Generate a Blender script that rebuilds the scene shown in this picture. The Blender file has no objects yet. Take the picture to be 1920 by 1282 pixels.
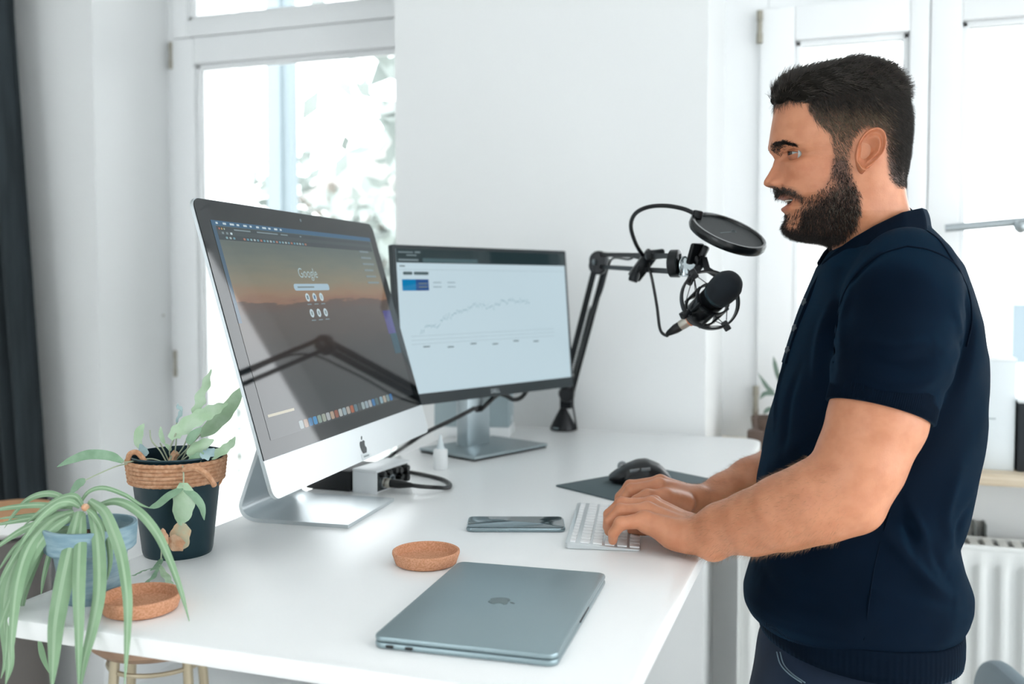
import bpy, bmesh, math, random
import numpy as np
from mathutils import Vector, Matrix
from mathutils.bvhtree import BVHTree
random.seed(7)
rng = np.random.default_rng(11)
SC = bpy.context.scene
COL = SC.collection

# ------------------------------------------------------------------ camera
FPX, HOR = 1815.3, 530.2                 # focal length and horizon in photo pixels (1920 x 1282)
YAW, TILT, CAMZ = math.radians(18.886), math.radians(2.5), 1.50
PPY = HOR + FPX * math.tan(TILT)
FH = np.array([-math.sin(YAW), math.cos(YAW), 0.0])
RT = np.array([math.cos(YAW), math.sin(YAW), 0.0])
UP = np.array([0, 0, 1.0])
FW = FH * math.cos(TILT) - UP * math.sin(TILT)
CU = UP * math.cos(TILT) + FH * math.sin(TILT)
CAM = np.array([0, 0, CAMZ])
cam_data = bpy.data.cameras.new('camera')
cam = bpy.data.objects.new('camera', cam_data)
COL.objects.link(cam)
cam_data.sensor_width = 36
cam_data.sensor_fit = 'HORIZONTAL'
cam_data.lens = 36 * FPX / 1920
cam_data.shift_y = -(641 - PPY) / 1920
cam_data.clip_start = 0.05
cam.location = CAM
cam.rotation_euler = (math.pi / 2 - TILT, 0, YAW)
cam_data.dof.use_dof = True
cam_data.dof.focus_distance = 1.44
cam_data.dof.aperture_fstop = 3.2
SC.camera = cam

# ------------------------------------------------------------------ daylight (bright overcast sky)
world = bpy.data.worlds.new('overcast_sky')
SC.world = world
world.use_nodes = True
bg = world.node_tree.nodes['Background']
bg.inputs[0].default_value = (0.93, 0.975, 1.0, 1)
bg.inputs[1].default_value = 6.0
vs = SC.view_settings
vs.view_transform = 'Standard'
vs.look = 'None'
vs.exposure = -0.27
vs.gamma = 1.0
vs.use_curve_mapping = False

# ------------------------------------------------------------------ pixel helpers
def ray(x, y):
    return FW + RT * ((x - 960) / FPX) + CU * ((PPY - y) / FPX)
def cp(x, y, d):                          # point seen at a photo pixel, d metres in front of the camera
    v = ray(x, y); return CAM + v * (d / v.dot(FH))
def onz(x, y, z):
    v = ray(x, y); return CAM + v * ((z - CAMZ) / v[2])
def onY(x, y, Y):
    v = ray(x, y); return CAM + v * (Y / v[1])

# ------------------------------------------------------------------ materials
def lin(c):
    if isinstance(c, str):
        c = [int(c[i:i + 2], 16) / 255 for i in (0, 2, 4)]
    return tuple((v / 12.92 if v <= .04045 else ((v + .055) / 1.055) ** 2.4) for v in c[:3]) + (1.0,)
MATS = {}
def mat(name, color, rough=.5, metal=0., spec=.5, coat=0., emit=None, estr=0., noise=None, bump=None, sss=0., sheen=0., attr=None):
    """noise=(scale, other colour, detail, stretch xyz) ; bump=(scale, strength, distance, kind, stretch xyz)"""
    if name in MATS: return MATS[name]
    m = bpy.data.materials.new(name); m.use_nodes = True
    nt = m.node_tree; N = nt.nodes; L = nt.links
    b = N['Principled BSDF']
    b.inputs['Base Color'].default_value = lin(color)
    b.inputs['Roughness'].default_value = rough
    b.inputs['Metallic'].default_value = metal
    b.inputs['Specular IOR Level'].default_value = spec
    b.inputs['Coat Weight'].default_value = coat
    b.inputs['Sheen Weight'].default_value = sheen
    b.inputs['Sheen Roughness'].default_value = .3
    if sheen: b.inputs['Sheen Tint'].default_value = (.04, .22, .42, 1)
    if sss:
        b.inputs['Subsurface Weight'].default_value = sss
        b.inputs['Subsurface Radius'].default_value = (1.0, .35, .18)
        b.inputs['Subsurface Scale'].default_value = .006
    if emit is not None:
        b.inputs['Emission Color'].default_value = lin(emit)
        b.inputs['Emission Strength'].default_value = estr
    tc = N.new('ShaderNodeTexCoord')
    def coords(stretch):
        mp = N.new('ShaderNodeMapping'); mp.inputs['Scale'].default_value = stretch
        L.new(tc.outputs['Object'], mp.inputs[0]); return mp.outputs[0]
    base = None
    if attr:
        a = N.new('ShaderNodeAttribute'); a.attribute_name = attr
        base = a.outputs['Color']
    if noise:
        sc, other, det, st = (list(noise) + [4, (1, 1, 1)][len(noise) - 2:])[:4]
        nz = N.new('ShaderNodeTexNoise'); nz.inputs['Scale'].default_value = sc; nz.inputs['Detail'].default_value = det
        L.new(coords(st), nz.inputs['Vector'])
        rp = N.new('ShaderNodeValToRGB'); rp.color_ramp.elements[0].position = .38; rp.color_ramp.elements[1].position = .62
        L.new(nz.outputs['Fac'], rp.inputs[0])
        mx = N.new('ShaderNodeMix'); mx.data_type = 'RGBA'
        if base is not None:
            mx.blend_type = 'MULTIPLY'; mx.inputs['Factor'].default_value = 1.0
            rp.color_ramp.elements[0].color = lin(other); rp.color_ramp.elements[1].color = (1, 1, 1, 1)
            L.new(base, mx.inputs['A']); L.new(rp.outputs[0], mx.inputs['B'])
        else:
            L.new(rp.outputs[0], mx.inputs['Factor'])
            mx.inputs['A'].default_value = lin(color); mx.inputs['B'].default_value = lin(other)
        base = mx.outputs['Result']
    if base is not None: L.new(base, b.inputs['Base Color'])
    if bump:
        sc, stg, dist, kind, st = (list(bump) + ['noise', (1, 1, 1)][len(bump) - 3:])[:5]
        if kind == 'noise':
            t = N.new('ShaderNodeTexNoise'); t.inputs['Scale'].default_value = sc; t.inputs['Detail'].default_value = 3; o = t.outputs['Fac']
        elif kind == 'voronoi':
            t = N.new('ShaderNodeTexVoronoi'); t.inputs['Scale'].default_value = sc; o = t.outputs['Distance']
        else:
            t = N.new('ShaderNodeTexWave'); t.inputs['Scale'].default_value = sc; t.bands_direction = kind; t.inputs['Distortion'].default_value = .3; o = t.outputs['Fac']
        L.new(coords(st), t.inputs['Vector'])
        bm = N.new('ShaderNodeBump'); bm.inputs['Strength'].default_value = stg; bm.inputs['Distance'].default_value = dist
        L.new(o, bm.inputs['Height']); L.new(bm.outputs[0], b.inputs['Normal'])
    MATS[name] = m
    return m
def glass_mat(name, tint='FFFFFF', amount=.06):
    if name in MATS: return MATS[name]
    m = bpy.data.materials.new(name); m.use_nodes = True
    nt = m.node_tree; N = nt.nodes; L = nt.links
    out = N['Material Output']; N.remove(N['Principled BSDF'])
    t = N.new('ShaderNodeBsdfTransparent'); t.inputs[0].default_value = lin(tint)
    g = N.new('ShaderNodeBsdfGlossy'); g.inputs['Roughness'].default_value = .02
    fr = N.new('ShaderNodeFresnel'); fr.inputs[0].default_value = 1.45
    mx = N.new('ShaderNodeMixShader')
    L.new(fr.outputs[0], mx.inputs[0]); L.new(t.outputs[0], mx.inputs[1]); L.new(g.outputs[0], mx.inputs[2]); L.new(mx.outputs[0], out.inputs[0])
    MATS[name] = m
    return m

# ------------------------------------------------------------------ geometry helpers: every shape is (verts, faces)
def join(*shapes):
    V, Fs = [], []
    for v, f in shapes:
        n = len(V); V += [tuple(p) for p in v]; Fs += [tuple(i + n for i in q) for q in f]
    return V, Fs
def xf(shape, loc=(0, 0, 0), rot=(0, 0, 0), scale=(1, 1, 1)):
    from mathutils import Euler
    M = Matrix.LocRotScale(Vector(loc), Euler(rot), Vector(scale))
    return [tuple(M @ Vector(p)) for p in shape[0]], shape[1]
def xm(shape, M):
    return [tuple(M @ Vector(p)) for p in shape[0]], shape[1]
def box(x0, x1, y0, y1, z0, z1, bev=0., seg=2):
    bm = bmesh.new()
    bmesh.ops.create_cube(bm, size=1)
    for v in bm.verts:
        v.co = Vector(((x0 + x1) / 2 + v.co.x * (x1 - x0), (y0 + y1) / 2 + v.co.y * (y1 - y0), (z0 + z1) / 2 + v.co.z * (z1 - z0)))
    if bev > 0:
        bmesh.ops.bevel(bm, geom=bm.edges[:], offset=bev, segments=seg, profile=.5, affect='EDGES')
    bm.verts.index_update()
    r = [tuple(v.co) for v in bm.verts], [tuple(v.index for v in f.verts) for f in bm.faces]
    bm.free(); return r
def rrect(w, h, r, n=6):
    pts = []
    for cx, cy, a0 in ((w / 2 - r, h / 2 - r, 0), (-w / 2 + r, h / 2 - r, 90), (-w / 2 + r, -h / 2 + r, 180), (w / 2 - r, -h / 2 + r, 270)):
        for i in range(n + 1):
            a = math.radians(a0 + 90 * i / n); pts.append((cx + r * math.cos(a), cy + r * math.sin(a)))
    return pts
def stack(rings, cap0=True, cap1=True, closed=True):
    """rings: list of equal-length point lists"""
    n = len(rings[0]); V = [p for r in rings for p in r]; Fs = []
    for k in range(len(rings) - 1):
        for i in range(n if closed else n - 1):
            j = (i + 1) % n
            Fs.append((k * n + i, k * n + j, (k + 1) * n + j, (k + 1) * n + i))
    if cap0: Fs.append(tuple(range(n))[::-1])
    if cap1: Fs.append(tuple(range((len(rings) - 1) * n, len(rings) * n)))
    return V, Fs
def slab(w, h, t, r, e=.002, n=6, z0=0.):
    """rounded rectangle plate, edges eased by e"""
    rg = []
    for ins, z in ((e, 0), (e * .3, e * .3), (0, e), (0, t - e), (e * .3, t - e * .3), (e, t)):
        rg.append([(x, y, z0 + z) for x, y in rrect(w - 2 * ins, h - 2 * ins, max(r - ins, 1e-4), n)])
    return stack(rg)
def prism(outline, z0, z1):
    return stack([[(x, y, z0) for x, y in outline], [(x, y, z1) for x, y in outline]])
def lathe(prof, n=40, cap0=False, cap1=False):
    rg = [[(max(r, 1e-5) * math.cos(2 * math.pi * i / n), max(r, 1e-5) * math.sin(2 * math.pi * i / n), z) for i in range(n)] for r, z in prof]
    return stack(rg, cap0, cap1)
def smooth_path(pts, n=8):
    P = [np.array(p, float) for p in pts]
    if len(P) < 3:
        return [P[0] + (P[-1] - P[0]) * t for t in np.linspace(0, 1, n + 1)]
    P = [2 * P[0] - P[1]] + P + [2 * P[-1] - P[-2]]; out = []
    for i in range(1, len(P) - 2):
        a, b, c, d = P[i - 1:i + 3]
        for k in range(n):
            t = k / n
            out.append(.5 * ((2 * b) + (c - a) * t + (2 * a - 5 * b + 4 * c - d) * t * t + (3 * b - a - 3 * c + d) * t ** 3))
    out.append(P[-2]); return out
def frames(path, up=None):
    P = [np.array(p, float) for p in path]; T = []
    for i in range(len(P)):
        t = P[min(i + 1, len(P) - 1)] - P[max(i - 1, 0)]; T.append(t / (np.linalg.norm(t) + 1e-12))
    u = np.array(up if up is not None else ((0, 0, 1) if abs(T[0][2]) < .9 else (1, 0, 0)), float)
    out = []
    for t in T:
        s = np.cross(t, u); s /= np.linalg.norm(s) + 1e-12; u2 = np.cross(s, t); u = u2 if up is None else np.array(up, float); out.append((t, s, u2))
    return P, out
def tube(path, rad, n=10, cap=True, up=None, squash=1.):
    P, fr = frames(path, up); m = len(P)
    R = [rad] * m if isinstance(rad, (int, float)) else [float(np.interp(i / (m - 1), np.linspace(0, 1, len(rad)), rad)) for i in range(m)]
    rg = []
    for p, (t, s, u), r in zip(P, fr, R):
        rg.append([tuple(p + s * r * math.cos(2 * math.pi * k / n) + u * r * squash * math.sin(2 * math.pi * k / n)) for k in range(n)])
    return stack(rg, cap, cap)
def rod(a, b, r, n=12): return tube([a, b], r, n)
def bar(a, b, w, h, up=(0, 0, 1)):
    P, fr = frames([a, b], up); rg = []
    for p, (t, s, u) in zip(P, fr):
        rg.append([tuple(p + s * x * w / 2 + u * y * h / 2) for x, y in ((-1, -1), (1, -1), (1, 1), (-1, 1))])
    return stack(rg)
def torus(R, r, n=36, m=10):
    V = []; Fs = []
    for i in range(n):
        a = 2 * math.pi * i / n
        for k in range(m):
            b = 2 * math.pi * k / m; q = R + r * math.cos(b); V.append((q * math.cos(a), q * math.sin(a), r * math.sin(b)))
    for i in range(n):
        for k in range(m):
            Fs.append((i * m + k, ((i + 1) % n) * m + k, ((i + 1) % n) * m + (k + 1) % m, i * m + (k + 1) % m))
    return V, Fs
def ball(c, r, n=20, m=12, s=(1, 1, 1)):
    rg = [[(c[0] + s[0] * r * math.sin(math.pi * (k + .001) / m) * math.cos(2 * math.pi * i / n), c[1] + s[1] * r * math.sin(math.pi * (k + .001) / m) * math.sin(2 * math.pi * i / n), c[2] - s[2] * r * math.cos(math.pi * k / m)) for i in range(n)] for k in range(m + 1)]
    return stack(rg, True, True)
def align(axis, loc=(0, 0, 0), up=(0, 0, 1)):
    z = Vector(axis).normalized(); x = Vector(up).cross(z)
    if x.length < 1e-4: x = Vector((1, 0, 0)).cross(z)
    x.normalize(); y = z.cross(x)
    M = Matrix((x, y, z)).transposed().to_4x4(); M.translation = Vector(loc); return M
_txt = {}
def text(s, size, align_x='CENTER'):
    c = bpy.data.curves.new('t', 'FONT'); c.body = s; c.size = size; c.align_x = align_x; c.align_y = 'CENTER'; c.resolution_u = 3
    o = bpy.data.objects.new('t', c); COL.objects.link(o)
    me = bpy.data.meshes.new_from_object(o.evaluated_get(bpy.context.evaluated_depsgraph_get()))
    r = [tuple(v.co) for v in me.vertices], [tuple(p.vertices) for p in me.polygons]
    bpy.data.objects.remove(o); bpy.data.curves.remove(c); bpy.data.meshes.remove(me)
    return r

# ------------------------------------------------------------------ scene helpers
def raw(name, me, m, parent=None, world=False):
    o = bpy.data.objects.new(name, me); COL.objects.link(o)
    if m is not None and not me.materials: me.materials.append(m)
    if parent is not None:
        o.parent = parent
        if world:
            o.matrix_parent_inverse = Matrix.Translation(-Vector(parent.location))
    return o
def ob(name, shape, m, parent=None, smooth=40, world=False):
    me = bpy.data.meshes.new(name)
    me.from_pydata([tuple(map(float, v)) for v in shape[0]], [], [tuple(f) for f in shape[1]])
    bm = bmesh.new(); bm.from_mesh(me); bmesh.ops.recalc_face_normals(bm, faces=bm.faces[:]); bm.to_mesh(me); bm.free()
    me.update()
    if smooth:
        me.polygons.foreach_set('use_smooth', [True] * len(me.polygons))
        try: me.set_sharp_from_angle(angle=math.radians(smooth))
        except Exception: pass
    return raw(name, me, m, parent, world)
def tag(o, label, cat, group=None):
    o['label'] = label; o['category'] = cat
    if group: o['group'] = group
    return o
def thing(name, label, cat, loc=(0, 0, 0), rotz=0., group=None):
    o = bpy.data.objects.new(name, None); COL.objects.link(o)
    o.empty_display_size = .02
    o.location = loc; o.rotation_euler = (0, 0, rotz)
    return tag(o, label, cat, group)
def struct(o):
    o['kind'] = 'structure'; return o
def copy_ob(o, parent, loc=None):
    c = o.copy(); COL.objects.link(c); c.parent = parent
    if loc is not None: c.location = loc
    return c
# ================================================================== THE ROOM
DZ = 1.09                                # desk top height
WY, GY = 2.64, 3.02                      # wall face and window plane
RX0, RX1, RY0, RZ = -3.3, 2.8, -3.0, 3.1
A0, A1 = -2.381, -1.271                  # opening of the balcony door (window_1)
B0, B1 = -.350, 1.30                     # opening of window_2
M_wall = mat('wall_paint', 'E6E8E8', .75, bump=(60, .05, .002))
M_ceil = mat('ceiling_paint', 'F2F3F3', .8)
M_frame = mat('window_paint', 'EFF1F2', .35)
M_floor = mat('pale_floor', 'E3E1DD', .35, noise=(6, 'EBE9E6', 5, (1, 12, 1)))
M_pane = glass_mat('pane_glass')
WT = GY + .12                            # outer face of the wall
struct(ob('floor', box(RX0 - .2, RX1 + .2, RY0 - .2, WT, -.1, 0), M_floor))
struct(ob('ceiling', box(RX0 - .2, RX1 + .2, RY0 - .2, WT, RZ, RZ + .1), M_ceil))
TOPZ = 2.98
struct(ob('wall_back', join(
    box(RX0 - .2, A0, WY, WT, 0, RZ), box(A1, B0, WY, WT, 0, RZ), box(B1, RX1 + .2, WY, WT, 0, RZ),
    box(A0, A1, WY, WT, TOPZ, RZ), box(B0, B1, WY, WT, TOPZ, RZ),
    box(A0, A1, WY, WT, 0, .06), box(B0, B1, WY + .20, WT, 0, 1.0)), M_wall, smooth=0))
def wall_x(x0, x1, holes):               # a wall that runs along Y with window holes (y0, y1, z0, z1)
    s = []; y = RY0 - .2
    for y0, y1, z0, z1 in holes:
        s += [box(x0, x1, y, y0, 0, RZ), box(x0, x1, y0, y1, 0, z0), box(x0, x1, y0, y1, z1, RZ)]; y = y1
    return join(*s, box(x0, x1, y, WT, 0, RZ))
def wall_y(y0_, y1_, holes):
    s = []; x = RX0 - .2
    for x0, x1, z0, z1 in holes:
        s += [box(x, x0, y0_, y1_, 0, RZ), box(x0, x1, y0_, y1_, 0, z0), box(x0, x1, y0_, y1_, z1, RZ)]; x = x1
    return join(*s, box(x, RX1 + .2, y0_, y1_, 0, RZ))
struct(ob('wall_left', box(RX0 - .2, RX0, RY0 - .2, WT, 0, RZ), M_wall, smooth=0))
RH = [(-2.0, .1, .1, 2.9), (.5, 2.35, .1, 2.9)]
struct(ob('wall_right', wall_x(RX1, RX1 + .2, RH), M_wall, smooth=0))
FHL = [(-2.5, -1.2, .5, 2.8), (1.5, 2.2, .5, 2.8)]
struct(ob('wall_front', wall_y(RY0 - .2, RY0, FHL), M_wall, smooth=0))
for k, (y0, y1, z0, z1) in enumerate(RH):
    w = struct(ob('window_%d' % (6 + k), join(box(RX1 + .05, RX1 + .1, y0, y0 + .07, z0, z1), box(RX1 + .05, RX1 + .1, y1 - .07, y1, z0, z1), box(RX1 + .05, RX1 + .1, (y0 + y1) / 2 - .05, (y0 + y1) / 2 + .05, z0, z1), box(RX1 + .05, RX1 + .1, y0, y1, z0, z0 + .07), box(RX1 + .05, RX1 + .1, y0, y1, z1 - .07, z1)), M_frame, smooth=0))
for k, (x0, x1, z0, z1) in enumerate(FHL):
    w = struct(ob('window_%d' % (4 + k), join(box(x0, x0 + .07, RY0 - .1, RY0 - .05, z0, z1), box(x1 - .07, x1, RY0 - .1, RY0 - .05, z0, z1), box((x0 + x1) / 2 - .05, (x0 + x1) / 2 + .05, RY0 - .1, RY0 - .05, z0, z1), box(x0, x1, RY0 - .1, RY0 - .05, z0, z0 + .07), box(x0, x1, RY0 - .1, RY0 - .05, z1 - .07, z1)), M_frame, smooth=0))

def sash(parent, x0, x1, z0, z1, y, st=.10, rail_b=None, bead=True, st_r=None):
    """one sash: stiles and rails each a piece, stepped glazing bead, pane"""
    rb = rail_b or st; sr = st_r or st
    for s in (box(x0, x0 + st, y, y + .06, z0, z1, .004), box(x1 - sr, x1, y, y + .06, z0, z1, .004)):
        ob('stile', s, M_frame, parent)
    for s in (box(x0 + st, x1 - sr, y, y + .058, z1 - st, z1, .004), box(x0 + st, x1 - sr, y, y + .058, z0, z0 + rb, .004)):
        ob('rail', s, M_frame, parent)
    b = .018
    if bead:
        ob('glazing_bead', join(box(x0 + st, x0 + st + b, y + .018, y + .05, z0 + rb, z1 - st, .004), box(x1 - sr - b, x1 - sr, y + .018, y + .05, z0 + rb, z1 - st, .004),
            box(x0 + st, x1 - sr, y + .018, y + .05, z1 - st - b, z1 - st, .004), box(x0 + st, x1 - sr, y + .018, y + .05, z0 + rb, z0 + rb + b, .004)), M_frame, parent)
    ob('pane', box(x0 + st, x1 - sr, y + .034, y + .038, z0 + rb, z1 - st), M_pane, parent, smooth=0)
M_hinge = mat('hinge_brass', '9A968A', .4, .7)
M_steel = mat('brushed_steel', 'AEB6BA', .35, .9)
def hinge(parent, x, y, z, r=.007):
    ob('hinge', join(lathe([(0, z - .05), (r, z - .048), (r, z - .018)], 12), lathe([(r * .8, z - .017), (r * .8, z + .017)], 12), lathe([(r, z + .018), (r, z + .048), (0, z + .05)], 12)), M_hinge, parent).location = (x, y, 0)
# window_1: balcony door with a transom light, left of the pillar
w1 = struct(ob('window_1', join(box(A0, A0 + .05, GY, GY + .1, .06, TOPZ), box(A1 - .05, A1, GY, GY + .1, .06, TOPZ), box(A0 + .05, A1 - .05, GY + .001, GY + .1, TOPZ - .05, TOPZ),
    box(A0 + .05, A1 - .05, GY + .002, GY + .1, 2.385, 2.43, .004), box(A0 + .05, A1 - .05, GY + .001, GY + .1, .06, .10)), M_frame, smooth=0))
sash(w1, A0 + .032, A1 - .032, .10, 2.392, GY - .02, .095, rail_b=.12)
sash(w1, A0 + .036, A1 - .036, 2.395, TOPZ - .03, GY - .02, .062)
hinge(w1, A0 + .029, GY - .022, 2.335); hinge(w1, A0 + .029, GY - .022, 1.2)
ob('screw', ball((0, 0, 0), .004, 10, 6), M_hinge, w1).location = (A0 + .002, GY - .05, 1.38)
# window_2: two casements behind the person
w2 = struct(ob('window_2', join(box(B0, B0 + .125, GY, GY + .1, 1.03, TOPZ), box(B1 - .075, B1, GY, GY + .1, 1.03, TOPZ), box(B0 + .125, B1 - .075, GY + .001, GY + .1, TOPZ - .05, TOPZ),
    box(B0 + .125, B1 - .075, GY + .001, GY + .1, 1.03, 1.06), box(B0 + .125, B1 - .075, GY + .002, GY + .1, 2.30, 2.40, .004), box(.20, .245, GY + .042, GY + .1, 1.06, 2.30)), M_frame, smooth=0))
MX = .222
sash(w2, -.245, MX - .0012, 1.05, 2.315, GY - .02, .10, st_r=.052)
sash(w2, MX + .0012, B1 - .06, 1.05, 2.315, GY - .02, .082)
sash(w2, -.245, MX - .0012, 2.39, TOPZ - .03, GY - .02, .08)
sash(w2, MX + .0012, B1 - .06, 2.39, TOPZ - .03, GY - .02, .08)
hinge(w2, -.247, GY - .022, 2.26, .009); hinge(w2, -.247, GY - .022, 1.14, .009)
ob('latch_bar', join(rod(tuple(onY(1772, 428, 2.93)), tuple(onY(1960, 411, 2.93)), .011), ball(tuple(onY(1914, 424, 2.905)), .018, 14, 8), rod(tuple(onY(1914, 424, 2.905)), tuple(onY(1914, 424, 3.0)), .008)), M_steel, w2)
M_oak = mat('oak_sill', 'C9B79C', .5, noise=(9, 'D8CAB4', 5, (1, 14, 14)))
struct(ob('trim_1', join(box(B0 + .001, B1 - .001, WY - .02, GY - .002, 1.0, 1.03, .004)), M_oak))
struct(ob('baseboard_back', join(box(RX0, A0, WY - .015, WY, 0, .09), box(A1, B0, WY - .015, WY, 0, .09), box(B1, RX1, WY - .015, WY, 0, .09)), M_frame, smooth=0))

# radiator in the niche under window_2: panel with pressed ribs, grille, two brackets
M_rad = mat('radiator_enamel', 'E6E8E6', .35)
rd = thing('radiator', 'white ribbed panel radiator under the window behind the man', 'radiator', (.42, WY + .10, .12))
RWd, RHt = 1.36, .74
def rad_panel(y):
    n = int(RWd / .0085); V = []; Fs = []
    for zi, z in enumerate((0, .03, .05, RHt - .09, RHt - .07, RHt - .03)):
        for i in range(n + 1):
            x = -RWd / 2 + RWd * i / n; ph = (x / .052) % 1
            prof = max(0, min(1, (abs(ph - .5) - .18) / .1)) if 2 <= zi <= 3 else 0
            V.append((x, y + .012 * prof, z))
    for zi in range(5):
        for i in range(n):
            a = zi * (n + 1) + i; Fs.append((a, a + 1, a + n + 2, a + n + 1))
    return V, Fs
ob('ribbed_panel', rad_panel(-.05), M_rad, rd)
ob('ribbed_panel', rad_panel(.03), M_rad, rd)
for x in (-RWd / 2 - .004, RWd / 2): ob('side_cover', box(x, x + .004, -.052, .04, 0, RHt - .03), M_rad, rd)
ob('top_grille', join(*[box(-RWd / 2 + i * .034, -RWd / 2 + i * .034 + .02, -.045, .035, RHt - .034, RHt - .028) for i in range(40)], box(-RWd / 2, RWd / 2, -.052, -.044, RHt - .04, RHt - .026, .002), box(-RWd / 2, RWd / 2, .034, .042, RHt - .04, RHt - .026, .002)), M_rad, rd)
hk = mat('bracket_grey', '6F7472', .5)
for x in (-.085, -.060): ob('bracket', box(x, x + .006, .045, .098, RHt - .05, RHt + .006, .002), hk, rd)
for x in (-.5, .47): ob('foot', box(x, x + .03, -.03, .02, -.12, 0), M_rad, rd)
# ================================================================== DESK AND WHAT STANDS ON IT
M_desk = mat('white_laminate', 'F6F7F7', .3, spec=.5)
M_edge = mat('white_edge', 'E6EAEC', .4)
M_white = mat('white_steel', 'E4E7E8', .4)
DX0, DX1, DY0, DY1 = -1.0, -.197, .905, 2.612
dcx, dcy = (DX0 + DX1) / 2, (DY0 + DY1) / 2
desk = thing('standing_desk', 'white height-adjustable desk with rounded corners, reaching from plants to wall', 'desk', (dcx, dcy, 0))
ob('desk_top', slab(DX1 - DX0, DY1 - DY0, .024, .055, .004, 8, DZ - .024), M_desk, desk)
for y in (-.62, .55):
    ob('column', join(box(-.045, .045, y - .03, y + .03, .55, DZ - .062, .004), box(-.037, .037, y - .024, y + .024, .05, .56, .004)), M_white, desk)
    ob('foot', box(-.34, .34, y - .04, y + .04, 0, .05, .008), M_white, desk)
    ob('cross_arm', box(-.33, .33, y - .035, y + .035, DZ - .062, DZ - .024, .006), M_white, desk)
for x in (-.06, .02): ob('frame_rail', box(x, x + .04, -.62, .55, DZ - .06, DZ - .026), M_white, desk)

APPLE = [(0, .28), (.12, .34), (.24, .35), (.34, .31), (.41, .24), (.33, .17), (.29, .07), (.30, -.03), (.36, -.12), (.44, -.16), (.40, -.28), (.32, -.40), (.22, -.49), (.12, -.49), (0, -.45), (-.12, -.49), (-.22, -.48), (-.33, -.37), (-.41, -.22), (-.45, -.04), (-.44, .12), (-.37, .25), (-.26, .33), (-.14, .34)]
LEAF = [(0, .40), (.02, .52), (.10, .61), (.20, .65), (.19, .54), (.12, .44), (.03, .395)]
def apple(size, t):
    return join(prism([(x * size, y * size) for x, y in APPLE], 0, t), prism([(x * size, y * size) for x, y in LEAF], 0, t))

# ---- closed laptop
M_alu = mat('grey_aluminium', '93A5AA', .36, .7)
M_aluL = mat('silver_aluminium', 'C9D0D3', .33, .7)
M_dark = mat('dark_plastic', '17191B', .4)
M_blk = mat('black_plastic', '0E1012', .35)
lp = thing('laptop', 'closed grey aluminium laptop with fruit logo on its lid, lying near desk edge', 'laptop', (-.3976, 1.1194, DZ), .0585)
ob('base', slab(.2124, .3041, .0072, .012, .0024, 8, .0008), M_alu, lp)
ob('hinge', box(-.103, -.099, -.115, .115, .0072, .0092, .0006), M_dark, lp)
ob('lid', slab(.2124, .3041, .0062, .012, .002, 8, .0086), M_alu, lp)
ob('logo', xf(apple(.030, .0003), (.0, 0, .0148), (0, 0, -math.pi / 2)), mat('logo_grey', '74807F', .22, .8), lp)
for y in (-.085, -.062):
    ob('port', xf(slab(.0095, .0034, .0012, .0016, .0002, 4), (y, -.1524, .0046), (math.pi / 2, 0, 0)), M_dark, lp)
ob('opening_notch', box(.1052, .1066, -.027, .027, .0062, .0088, .0006), M_dark, lp)
for x, y in ((-.08, -.12), (.08, -.12), (-.08, .12), (.08, .12)): ob('rubber_foot', lathe([(.006, 0), (.006, .001)], 12, True, True), M_dark, lp).location = (x, y, 0)

# ---- phone
a = math.radians(18.6)
pc = (onz(872, 998, DZ) + onz(1062, 998, DZ)) / 2 + np.array([-math.sin(a), math.cos(a), 0]) * .0385
ph = thing('smartphone', 'grey smartphone lying screen up beside the keyboard', 'phone', tuple(pc), a)
ob('case', slab(.164, .078, .0078, .011, .003, 6), mat('phone_frame', '8FA0A6', .25, .8), ph)
ob('screen', slab(.160, .074, .0006, .0095, .0002, 6, .0077), mat('phone_glass', '4E6268', .08, coat=.5), ph)
ob('side_button', box(-.03, -.012, -.0395, -.0385, .003, .005, .0003), M_alu, ph)

# ---- keyboard
ka = .1936
kb = thing('keyboard', 'slim white and silver keyboard under the man\'s hands', 'keyboard', (-.4005, 1.4234, DZ), ka)
kr = rrect(.115, .279, .007, 5)
def kz(x): return .0100 - .0062 * (x + .0575) / .115
ob('base', xf(stack([[(x, y, .0006) for x, y in rrect(.113, .277, .006, 5)], [(x, y, .0016) for x, y in kr], [(x, y, kz(x) - .0008) for x, y in kr], [(x * .985, y * .994, kz(x)) for x, y in kr]]), (.0575, .1395, 0)), mat('keyboard_silver', 'D5DADC', .3, .5), kb)
M_key = mat('white_key', 'F0F2F3', .45)
rows = [(.0070, .0085, [1.04] * 14), (.0225, .0150, [1] * 13 + [1.5]), (.0415, .0150, [1.5] + [1] * 13), (.0605, .0150, [1.75] + [1] * 11 + [1.75]), (.0795, .0150, [2.25] + [1] * 10 + [2.25]), (.0985, .0155, [1, 1, 1, 1.25, 5, 1.25, 1, 1, 1, 1])]
kcache = {}
for rx, rw, ws in rows:
    u = .268 / sum(ws); y = .0055
    for wd in ws:
        L_ = wd * u; key = (round(rw, 4), round(L_, 4))
        if key not in kcache:
            o = ob('key', slab(rw, L_ - .0026, .0020, .0016, .0004, 3), M_key, kb); kcache[key] = o
        else: o = copy_ob(kcache[key], kb)
        xx = rx + rw / 2
        o.location = (xx, y + L_ / 2, kz(xx - .0575) - .0002); o.rotation_euler = (0, math.atan(.0062 / .115), 0)
        y += L_

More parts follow.
